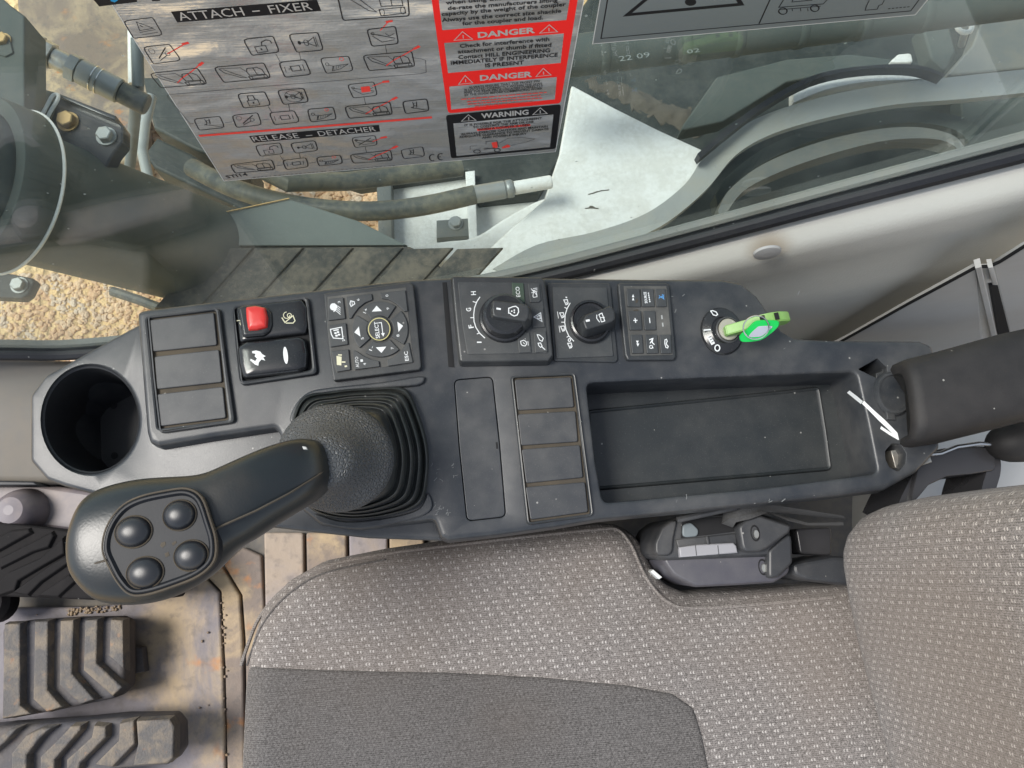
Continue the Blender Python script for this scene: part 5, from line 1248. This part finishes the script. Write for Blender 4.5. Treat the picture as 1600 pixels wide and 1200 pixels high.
pr.build('danger_lettering', M['stink'], dp)
pr = Print(SU, 0.00040)
for a_, b_ in (((285, 455), (1235, 375)), ((350, 482), (1190, 410)), ((360, 508), (1180, 440)), ((435, 533), (1110, 478))):
    A_, B_ = K6([a_])[0], K6([b_])[0]; t = 0.0
    while t < 0.97:
        t2 = min(1, t+random.uniform(.02, .07)); pr.stroke([(A_[0]+(B_[0]-A_[0])*t, A_[1]+(B_[1]-A_[1])*t), (A_[0]+(B_[0]-A_[0])*t2, A_[1]+(B_[1]-A_[1])*t2)], 2.3); t = t2+0.012
pr.build('red_small_print', M['stred2'], dp)
pr = Print(SU, 0.00016)
pr.text('DANGER', K5([(535, 362)])[0], K5([(1085, 312)])[0], 8.6, bold=0.035); pr.build('danger_heading', M['stsilver'], dp)
pr = Print(SU, 0.00016)
pr.text('DANGER', K6([(495, 252)])[0], K6([(1070, 208)])[0], 8.2, bold=0.035); pr.build('danger_heading', M['stsilver'], dp)
def alert(kk, t, par, d=18):
    pr = Print(SU, 0.00016); pr.stroke(kk(t), 1.3, True); c = (sum(x for x, y in t)/3, sum(y for x, y in t)/3); pr.stroke(kk([(c[0], c[1]-d), (c[0]+2, c[1]+14)]), 1.4)
    pr.build('alert_triangle', M['stsilver'], par)
for kk, t in ((K5, [(305, 385), (482, 374), (385, 302)]), (K5, [(1128, 316), (1300, 304), (1220, 236)]), (K6, [(258, 292), (415, 276), (330, 196)]), (K6, [(1112, 206), (1278, 190), (1192, 116)])): alert(kk, t, dp)
pr = Print(SU, 0.00006); pr.poly([(q.x, q.y) for q in rnd(K6([(118, 635), (1390, 514), (1330, 1004), (175, 1112)]), 4, 3)]); wp = pr.build('warning_panel', M['stblack'], st)
pr = Print(SU, 0.00012); pr.poly(K6([(200, 725), (1305, 625), (1265, 985), (235, 1085)])); pr.build('foil_window', M['foil'], wp)
pr = Print(SU, 0.00016); pr.text('WARNING', K6([(510, 668)])[0], K6([(1030, 624)])[0], 7.4, bold=0.03); pr.build('warning_heading', M['stsilver'], wp)
for t in ([(290, 700), (452, 690), (365, 628)], [(1076, 627), (1235, 615), (1160, 552)]): alert(K6, t, wp, 20)
pr = Print(SU, 0.00026); pr.poly(K6([(460, 783), (1048, 728), (1050, 750), (465, 806)])); pr.poly(K6([(620, 935), (680, 925), (690, 990), (640, 1000)])).poly(K6([(735, 985), (800, 955), (830, 970), (820, 985), (740, 1000)])); pr.build('red_strip', M['stred2'], wp)
pr = Print(SU, 0.00050)
for s, a_, b_ in (('IT IS POSSIBLE FOR THE ATTACHMENT', (325, 752), (1178, 672)), ('TO CONTACT THE ARM OR CAB', (418, 774), (1085, 710)), ('WHEN A COUPLER IS USED', (470, 798), (1045, 744)), ('ALWAYS EXERCISE CAUTION AND MAINTAIN', (285, 850), (1240, 762)), ('ADEQUATE CLEARANCE TO PREVENT DAMAGE', (265, 882), (1250, 790)), ('AND POSSIBLE INJURY', (515, 888), (1010, 842))):
    pr.text(s, K6([a_])[0], K6([b_])[0], 3.1, bold=0.022)
pr.ell(*K6([(460, 1030)])[0], 5.2, 2.6, False, 1.4).ell(*K6([(685, 1015)])[0], 4.6, 2.5, False, 1.4).stroke(K6([(460, 1050), (680, 1033)]), 1.0).stroke(K6([(535, 1003), (660, 992)]), 1.8)
pr.stroke(K6([(385, 1010), (385, 970), (460, 965)]), 0.8).stroke(K6([(560, 950), (560, 918), (680, 910), (700, 980)]), 1.0).stroke(K6([(700, 940), (800, 885), (950, 872), (1100, 890), (1000, 925), (830, 965)]), 0.7)
pr.build('warning_lettering', M['stink'], wp)

s2 = thing('capacity_label', 'grey transparent label with a warning triangle and machine drawing', 'sticker', PY(1150, 40, YS))
upslab('film', [(955, -100), (926, 68.5), (1430, 23), (1530, -100)], YS-0.0006, 0.0005, M['stgrey'], s2, 0.0002)
pr = Print(SU, 0.00003); pr.stroke([(955, -100), (926, 68.5), (1430, 23), (1530, -100)], 1.6); pr.build('film_edge', M['edgewhite'], s2)
K7 = crop(900, 0, 2.667)
pr = Print(SU, 0.00005)
pr.stroke([(966, -100), (939, 60), (1423, 17), (1510, -100)], 2.2).stroke([(1186, 37), (1230, -60)], 2.0)
pr.stroke([(980, 23), (1158, 6.5), (1105, -80)], 6.5, True).ell(1079, 3, 9, 6)
pr.stroke(K7([(870, -10), (845, 30), (1030, 16), (1060, -15)]), 1.6, True).stroke(K7([(905, -8), (900, 8), (985, 0)]), 1.4).stroke(K7([(850, 40), (1020, 25)]), 1.3)
for u, v in ((862, 46), (995, 34)): pr.ell(*K7([(u, v)])[0], 6.5, 5, False, 1.8); 
for u in (900, 935, 965): pr.stroke(K7([(u, 34), (u+2, 46)]), 1.0)
pr.stroke(K7([(1222, 0), (1210, 25), (1205, 42), (1255, 38), (1262, 22), (1275, 18), (1285, 0)]), 1.3)
for q in range(6): pr.stroke(K7([(1300+q*16, 36-q*1.6), (1310+q*16, 35-q*1.6)]), 1.6)
pr.build('label_print', M['stblack'], s2)

bm = bmesh.new(); slab_bm(bm, [Vector((-0.6, -0.95)), Vector((1.0, -0.95)), Vector((1.0, -0.90)), Vector((-0.6, -0.90))], ZF-0.06, 0.0, 0.01); tag(mk('unseen_door_panel', bm, M['greytrim']), kind='structure')  # unseen door side, added to keep warm ground bounce off the trim
# the cab round the operator: roof lining above, seat base and rear panel below
bm = bmesh.new(); slab_bm(bm, inset(s_poly, 0.05), ZF, -0.15, 0.01); mk('seat_base', bm, M['bracket'], seat)
bm = bmesh.new(); slab_bm(bm, inset(ccw(rnd(pxl([(215, 515), (700, 447), (1460, 545), (1460, 730), (1385, 765), (700, 840), (330, 800), (240, 700)], -0.05), 0)), 0.03), ZF, -0.06, 0.004); mk('pedestal', bm, M['deck'], con)
tag(slab('rear_ledge', [(1400, 690), (1700, 630), (1720, 930), (1400, 930)], -0.30, -0.20, 0.006, M['greytrim'], None), 'grey rear ledge seen past the hoop bracket', 'trim panel')

# ================================================================== outside, seen through the glass
ZG0 = -1.75
bm = bmesh.new(); bmesh.ops.create_grid(bm, x_segments=40, y_segments=40, size=60, matrix=Matrix.Translation((0, 0, ZG0)))
g = mk('ground', bm, M['ground']); tag(g, kind='structure')
bm = bmesh.new(); rng = random.Random(3)
base = bmesh.new(); bmesh.ops.create_icosphere(base, subdivisions=1, radius=1.0)
bv = [v.co.copy() for v in base.verts]; bf = [[v.index for v in f.verts] for f in base.faces]; base.free()
me_v, me_f = [], []
def stone_at(u, v, rr):
    c = P(u, v, ZG0); r = rr; sx, sy, sz = r*rng.uniform(.7, 1.4), r*rng.uniform(.6, 1.1), r*rng.uniform(.45, .8); rot = Matrix.Rotation(rng.uniform(0, 6.28), 3, 'Z') @ Matrix.Rotation(rng.uniform(-.4, .4), 3, 'X'); o = len(me_v)
    for q in bv:
        k = rng.uniform(.82, 1.15); me_v.append((c+rot @ Vector((q.x*sx*k, q.y*sy*k, q.z*sz*k))+Vector((0, 0, sz*0.35)))[:])
    for f in bf: me_f.append([i+o for i in f])
for k in range(5200):
    u, v = rng.uniform(160, 800), rng.uniform(130, 440); stone_at(u, v, rng.uniform(0.008, 0.019))
for k in range(1800):
    u, v = rng.uniform(-80, 300), rng.uniform(430, 570); stone_at(u, v, rng.uniform(0.003, 0.011))
me = bpy.data.meshes.new('gravel'); me.from_pydata(me_v, [], me_f); me.materials.append(M['stone'])
gr = link('gravel', me); tag(gr, 'tan gravel stones on the ground outside', 'gravel', kind='stuff')

# big dark cylinder lying beside the cab
cyl = thing('boom_cylinder', 'big dark grey hydraulic cylinder outside the window', 'hydraulic cylinder', P(300, 380, -0.9))
ca, cb = P(180, 352, -0.62), P(600, 486, -1.28); cd = (cb-ca).normalized()
c0 = ca-cd*0.9; CR = 0.100
lathe('tube', c0, [(CR, 0), (CR, (cb-c0).length+0.05), (CR*0.9, (cb-c0).length+0.08)], M['cyl'], cyl, 56, ax=cd, cap0=True)
f0 = ca-cd*0.175
lathe('flange', f0, [(CR*1.02, -0.05), (CR*1.22, -0.05), (CR*1.24, -0.044), (CR*1.24, 0.0), (CR*1.21, 0.006), (CR*1.02, 0.006)], M['cyl'], cyl, 64, ax=cd, cap1=False)
ring = []
q_ = cd.to_track_quat('Z', 'Y')
for k in range(65): ring.append(f0+cd*0.004+q_ @ Vector((CR*1.235*math.cos(k/64*6.2832), CR*1.235*math.sin(k/64*6.2832), 0)))
tube('pale_rim', ring, 0.0028, M['machlight'], cyl, 6, False)  # pale ring along the flange edge
# bracket with two bolts
bk2 = thing('bolted_bracket', 'black steel bracket plate with a brass bolt and a grey bolt', 'bracket', P(130, 210, -0.5))
slab('plate', [(92, 150), (110, 152), (180, 182), (186, 190), (193, 196), (192, 222), (180, 236), (150, 290), (95, 320), (70, 290), (78, 240), (74, 195)], -0.53, -0.505, 0.004, M['bracket'], bk2, r=0.004)
slab('upper_flange', [(90, 145), (180, 180), (180, 188), (95, 153)], -0.53, -0.492, 0.002, M['bracket'], bk2)
hexbolt('brass_bolt', P(107, 191, -0.505), 0.0135, 0.014, M['brass'], bk2, rot=0.4)
hexbolt('grey_bolt', P(167, 214, -0.505), 0.0125, 0.014, M['zinc'], bk2, rot=0.1)
tube('bent_edge', [P(u, v, -0.488) for u, v in [(q.x, q.y) for q in spline([Vector(a) for a in [(25, 178), (50, 186), (62, 184), (72, 168), (82, 150), (90, 148), (90, 156), (78, 176), (72, 192), (74, 214), (80, 235), (82, 262), (78, 300), (70, 330)]], 4, False)]], 0.0030, M['machlight'], bk2, 6)
b3 = thing('lower_bracket', 'dark bracket lug with one bolt below the big cylinder', 'bracket', P(25, 445, -0.7))
slab('plate', [(-60, 415), (20, 428), (50, 434), (54, 440), (44, 460), (34, 467), (-60, 462)], -0.72, -0.70, 0.004, M['machdark'], b3, r=0.004)
hexbolt('bolt', P(31, 446, -0.70), 0.012, 0.012, M['zinc'], b3)
po = thing('side_post', 'flat grey steel post with a rusty bolt at the top left', 'post', P(15, 100, -0.45))
slab('plate', [(-60, -60), (14, 6), (38, 24), (38, 196), (20, 180), (-60, 160)], -0.50, -0.44, 0.003, M['cyl'], po)
hexbolt('bolt', P(5, 64, -0.44), 0.010, 0.010, M['brass'], po)
slab('washer_plate', [(-8, 48), (14, 58), (20, 82), (8, 88), (-12, 82)], -0.45, -0.437, 0.001, M['cyl'], po, r=0.003)
tag(tube('hose_stub', [P(20, 160, -0.56), P(60, 165, -0.58), P(88, 172, -0.6)], 0.028, M['cyl'], None, 20), 'short thick dark pipe stub beside the bolted bracket', 'pipe')
# hydraulic fitting chain
hf = thing('hydraulic_fitting', 'zinc hydraulic hose fitting with hex nuts at the upper left', 'hose fitting', P(110, 100, -0.62))
fa, fb = P(28, 62, -0.60), P(205, 152, -0.66); fd = (fb-fa).normalized(); Lf = (fb-fa).length
def fseg(name, t0, t1, r, mat, n=20, ch=0.06):
    L = (t1-t0)*Lf
    lathe(name, fa+fd*(t0*Lf), [(r*0.86, 0), (r, L*ch), (r, L*(1-ch)), (r*0.86, L)], mat, hf, n, ax=fd, ang=25, cap0=True)
fseg('stub', 0.0, 0.1, .020, M['dullsteel']); fseg('hex_nut', .08, .19, .027, M['zinc'], 6); fseg('hex_nut', .20, .30, .025, M['dullsteel'], 6); fseg('neck', .30, .46, .018, M['dullsteel']); fseg('hex_nut', .44, .53, .025, M['zinc'], 6); fseg('sleeve', .53, .90, .0225, M['zinc'], 24, .03)
for t in (.66, .71): fseg('sleeve_ring', t, t+.012, .0236, M['steel'], 24)
fseg('hose_end', .90, 1.15, .0195, M['hose'])
h1_ = tube('standing_hose', [P(214, 60, -0.62), P(216, 130, -0.66), P(211, 180, -0.74), P(204, 250, -0.85), P(196, 300, -0.92)], 0.0105, M['greyhose'], None, 14); tag(h1_, 'thin blue grey hose running down beside the bolted bracket', 'hose')
h2_ = tube('wrapped_hose', [P(207, 20, -0.7), P(208, 132, -0.72)], 0.009, M['machlight'], None, 12); tag(h2_, 'pale sleeved hose beside the silver sticker edge', 'hose')
tag(tube('curved_pipe', [P(236, 150, -1.0), P(226, 195, -1.0), P(222, 235, -1.0), P(232, 280, -1.0)], 0.012, M['machmid'], None, 12), 'slim curved grey pipe left of the gravel strip', 'pipe')
tag(slab('muddy_plate', [(20, -80), (240, -80), (262, 60), (300, 150), (240, 200), (216, 132), (130, 112), (30, 60)], -1.70, -1.55, 0.01, M['muddy'], None), 'mud covered steel plate at the top left corner', 'plate')
tag(slab('lower_mud_plate', [(36, 60), (140, 110), (215, 150), (220, 250), (150, 260), (36, 140)], -1.72, -1.62, 0.01, M['matrust'], None), 'rust brown plate behind the hose fitting', 'plate')
# beams
tag(slab('steel_beam', [(222, 120), (250, 120), (300, 190), (380, 230), (380, 262), (300, 232), (240, 200)], -1.45, -1.25, 0.008, M['machdark'], None), 'dark beam half hidden by the silver sticker edge', 'beam')
tag(slab('steel_beam', [(225, 240), (245, 214), (300, 240), (360, 284), (430, 310), (430, 352), (345, 312), (240, 262)], -1.40, -1.15, 0.008, M['machdark'], None), 'dark sloping beam under the gravel strip', 'beam')
hb = thing('hydraulic_hose', 'thick black hose with silver end fitting crossing the gravel', 'hose', P(560, 322, -1.0))
hp_ = [P(u, v, z) for u, v, z in [(300, 262, -1.05), (360, 292, -1.0), (430, 314, -0.98), (500, 326, -0.97), (580, 330, -0.97), (660, 322, -0.97), (742, 304, -0.97)]]
tube('rubber_hose', [q for q in spline(hp_, 4, False)], 0.0215, M['hose'], hb, 18)
ha, hbb = P(742, 304, -0.97), P(838, 288, -0.97); hd = (hbb-ha).normalized(); Lh = (hbb-ha).length
for n_, t0, t1, r, nn, m_ in (('ferrule', -.02, .50, .0200, 24, 'zinc'), ('hex_nut', .50, .62, .0225, 6, 'zinc'), ('stem', .62, 1.25, .015, 18, 'machlight')):
    lathe(n_, ha+hd*(t0*Lh), [(r*.9, 0), (r, .003), (r, (t1-t0)*Lh-.003), (r*.9, (t1-t0)*Lh)], M[m_], hb, nn, ax=hd, ang=25, cap0=True)
tag(tube('upper_hose', [P(u, v, z) for u, v, z in [(380, 250, -0.95), (450, 285, -0.95), (540, 284, -1.02), (640, 272, -1.03), (720, 262, -1.06)]], 0.021, M['hose'], None, 16), 'dark hose just below the lower edge of the silver sticker', 'hose')
tag(slab('shadow_block', [(470, 262), (720, 238), (880, 205), (874, 250), (842, 302), (748, 312), (730, 266), (560, 290)], -1.36, -1.31, 0.006, M['machdark'], None), 'dark slab put in for shadowed frame just under the bottom edge of the silver sticker', 'shade slab')  # dark slab paints the shadowed band below the sticker
# light grey frame of the machine
mf = thing('machine_frame', 'pale grey painted machine frame with a curved arm behind the hose', 'machine frame', P(700, 360, -1.3))
slab('back_plate', [(588, 276), (760, 262), (900, 240), (900, 330), (760, 392), (640, 398), (592, 392)], -1.50, -1.36, 0.004, M['machlight'], mf)
slab('left_post', [(588, 278), (611, 276), (613, 378), (592, 384)], -1.40, -1.30, 0.003, M['machgrey'], mf)
slab('right_post', [(727, 268), (742, 266), (746, 372), (733, 374)], -1.40, -1.28, 0.003, M['machlight'], mf)
slab('tab_block', [(682, 344), (742, 340), (742, 368), (682, 372)], -1.36, -1.33, 0.003, M['machgrey'], mf)
hexbolt('bolt', P(712, 349, -1.33), 0.016, 0.016, M['zinc'], mf)
slab('curved_arm', [(q.x, q.y) for q in spline([Vector(a) for a in [(572, 392), (595, 382), (640, 384), (700, 376), (742, 370), (790, 340), (830, 318), (862, 308), (868, 330), (862, 352), (820, 372), (760, 396), (700, 406), (640, 410), (612, 411), (595, 405)]], 3)], -1.30, -1.20, 0.006, M['machlight'], mf)
slab('shelf', [(585, 384), (640, 388), (642, 404), (610, 411), (596, 404)], -1.25, -1.185, 0.003, M['machmid'], mf)
# dark engine bay floor behind everything on the right
dk = slab('belly_plate', [(640, 150), (900, 20), (1000, -120), (1900, -160), (1900, 460), (1600, 420), (1000, 470), (640, 470)], -1.62, -1.42, 0.02, M['machdark'], None); tag(dk, 'dark oily belly plate of the machine behind the window', 'plate')
# white plate
wpz = slab('white_cover', [(q.x, q.y) for q in rnd([(893, 132), (960, 168), (1030, 203), (1105, 237), (1094, 280), (1050, 322), (1010, 345), (960, 366), (900, 380), (850, 400), (805, 430), (780, 440), (740, 440), (752, 400), (800, 355), (850, 312), (874, 240)], 3, 2)], -1.10, -1.05, 0.006, M['machlight'], None); tag(wpz, 'large plain white painted cover plate beside the sticker', 'cover plate')
pr = Print(Level(-1.05), 0.0008); pr.stroke([(919, 304), (930, 301), (940, 298), (952, 297)], 1.6).stroke([(925, 303), (934, 299)], 1.8).stroke([(914, 326), (922, 325), (935, 326)], 1.8).poly([(919, 325), (922, 321.5), (926, 322), (931, 325)]); pr.build('scratch', M['mudlump'], wpz)
def strip(name, up, lo, z, th, mat, label, cat, parent=None):
    A_ = spline([Vector(q) for q in up], 5, False); B_ = spline([Vector(q) for q in lo], 5, False); bm = bmesh.new(); loops = []
    for a, b in zip(A_, B_):
        p_, q_ = P(a.x, a.y, z), P(b.x, b.y, z); loops.append([p_, q_, q_-Vector((0, 0, th)), p_-Vector((0, 0, th))])
    loft(bm, loops, True, True); o = mk(name, bm, mat, parent, 50)
    return tag(o, label, cat) if parent is None else o
strip('guard_strip', [(770, 420), (840, 382), (930, 362), (1010, 333), (1070, 288), (1105, 240), (1180, 186), (1290, 150), (1400, 130), (1500, 119), (1640, 104)], [(800, 432), (860, 405), (950, 385), (1030, 355), (1100, 300), (1150, 242), (1210, 208), (1300, 182), (1400, 163), (1500, 155), (1640, 141)], -1.045, 0.02, M['machmid'], 'long curved pale grey guard strip sweeping up to the right', 'guard')
strip('bay_ring', [(1122, 330), (1140, 296), (1195, 255), (1280, 222), (1370, 202), (1440, 199), (1490, 212), (1508, 232)], [(1128, 345), (1160, 300), (1215, 270), (1290, 243), (1370, 222), (1430, 216), (1475, 220), (1502, 236)], -1.10, 0.05, M['machgrey'], 'outer grey rim of the rounded recess', 'ring')
strip('inner_ring', [(1118, 305), (1140, 272), (1200, 228), (1290, 194), (1380, 175), (1440, 172), (1500, 182), (1530, 200)], [(1122, 325), (1145, 290), (1205, 248), (1285, 215), (1370, 196), (1440, 192), (1492, 203), (1514, 222)], -1.16, 0.05, M['cyl'], 'inner dark rim of the rounded recess', 'ring')
strip('arch_rubber', [(1090, 240), (1130, 205), (1190, 160), (1270, 118), (1350, 103), (1430, 101), (1476, 115)], [(1094, 247), (1136, 212), (1194, 168), (1272, 125), (1350, 108), (1430, 107), (1474, 120)], -1.00, 0.03, M['seal'], 'thin black rubber edge of the arch above the guard strip', 'seal')
strip('bright_arch', [(1240, 140), (1290, 118), (1350, 110), (1420, 108), (1470, 117)], [(1240, 160), (1290, 140), (1350, 128), (1420, 124), (1470, 121)], -1.05, 0.03, M['machlight'], 'bright worn metal under the black arch edge', 'plate')
for lab, px, z, m_ in (('rounded dark hump plate above the arch', [(1060, 205), (1120, 120), (1230, 92), (1330, 84), (1460, 100), (1470, 114), (1340, 108), (1230, 128), (1130, 190)], -1.20, 'cyl'), ('small white worn patch plate above the arch', [(1388, 98), (1404, 84), (1424, 82), (1428, 98)], -1.18, 'machlight'), ('folded grey bracket plate near the right rod', [(1440, 40), (1478, 22), (1494, 80), (1478, 112), (1455, 90)], -1.05, 'cyl'), ('brown grey wall plate at the top right corner', [(1478, 118), (1520, 70), (1560, -40), (1800, -60), (1800, 120), (1600, 106)], -1.25, 'machgrey'), ('dark wall plate below the guard strip at the right', [(1500, 150), (1800, 120), (1800, 200), (1510, 236)], -1.30, 'cyl')):
    tag(slab('steel_plate', px, z-0.05, z, 0.006, M[m_], None, r=0.01), lab, 'plate')
# clamped big pipe with chalk figures
pi_ = thing('ribbed_pipe', 'thick dark ribbed pipe with faint white figures below the grey label', 'pipe', P(1100, 80, -0.8))
pa_, pb_ = P(830, 96, -0.80), P(1640, -8, -0.80); pd = (pb_-pa_).normalized(); Lp = (pb_-pa_).length
lathe('pipe_wall', pa_, [(0.042, 0), (0.042, Lp)], M['cyl'], pi_, 40, ax=pd, cap0=True)
for t in (.13, .28, .38, .50, .62, .74): lathe('rib_band', pa_+pd*(t*Lp), [(0.042, -.010), (0.0445, -.006), (0.0445, .006), (0.042, .010)], M['cyl'], pi_, 40, ax=pd, cap1=False)
pr = Print(Level(-0.757), 0.0004); pr.text('22 09', (968, 96), (1016, 89), 8).text('02', (1074, 84), (1094, 81), 6); pr.build('chalk_figures', M['chalkfig'], pi_)
rd = thing('eye_rod', 'bright rod with a ring eye at the top right', 'rod', P(1508, 30, -0.9))
tube('rod', [P(1513, -20, -0.92), P(1512, 20, -0.92), P(1508, 50, -0.95), P(1502, 70, -1.0)], 0.0085, M['zinc'], rd, 12)
rc2 = P(1507, 42, -0.915); bm = bmesh.new()
tube('ring_eye', [rc2+Vector((0.017*math.cos(t), 0.015*math.sin(t), 0)) for t in (k/24*2*math.pi for k in range(25))], 0.006, M['machlight'], rd, 8)
tag(tube('reflection_tan_strip', [P(230, 358, -0.722), P(340, 334, -0.722), P(452, 310, -0.722)], 0.0016, M['brass'], None, 6), 'thin tan strip painting the edge of the wedge reflection', 'strip')  # tan line of the window reflection, added as a thin strip
# ribbed step over the cylinder's far end, and a wedge sheet added as a painted window reflection
tk = thing('ribbed_step', 'dusty dark step plate with slanting ribs along the console edge', 'step', P(450, 430, -0.70))
slab('plate', [(250, 482), (285, 400), (345, 386), (640, 384), (672, 400), (705, 432), (700, 482)], -0.76, -0.715, 0.006, M['track'], tk, r=0.01)
for k in range(6):
    u = 240+k*78
    slab('slant_rib', [(max(u+84, 300), 388), (u+156, 386), (u+70, 481), (u, 481)], -0.72, -0.709, 0.004, M['track'], tk)
tag(slab('reflection_wedge', [(238, 357), (452, 311), (560, 345), (636, 383), (345, 384), (285, 374)], -0.735, -0.725, 0.002, M['wedge'], None), 'grey green wedge sheet standing in for a window reflection above the ribbed step', 'plate')
tag(tube('rub_strip', [P(175, 455, -1.35), P(215, 468, -1.35), P(260, 485, -1.35)], 0.013, M['hose'], None, 10), 'short dark hose piece at the corner of the left panel', 'hose')
# mud caked patch
mp = [Vector(q) for q in [(915, 122), (960, 128), (1000, 142), (1040, 160), (1085, 172), (1112, 186), (1108, 205), (1085, 214), (1055, 205), (1020, 186), (985, 172), (950, 152), (925, 140)]]
mp = [Vector((q.x+rng.gauss(0, 3), q.y+rng.gauss(0, 3))) for q in spline(mp, 5)]
def hmud(c, d): return -1.42+min(d, 0.03)*0.5+0.006*math.sin(c.x*140+3*math.sin(c.y*90))*math.sin(c.y*170)
mu = cushion('dried_mud', pxl([(q.x, q.y) for q in mp], -1.42), hmud, 0.012, M['mudlump'], None, drop=0.01, rim=[0.004, 0.010]); tag(mu, 'brown crust of dried mud on the belly plate', 'mud', kind='stuff')
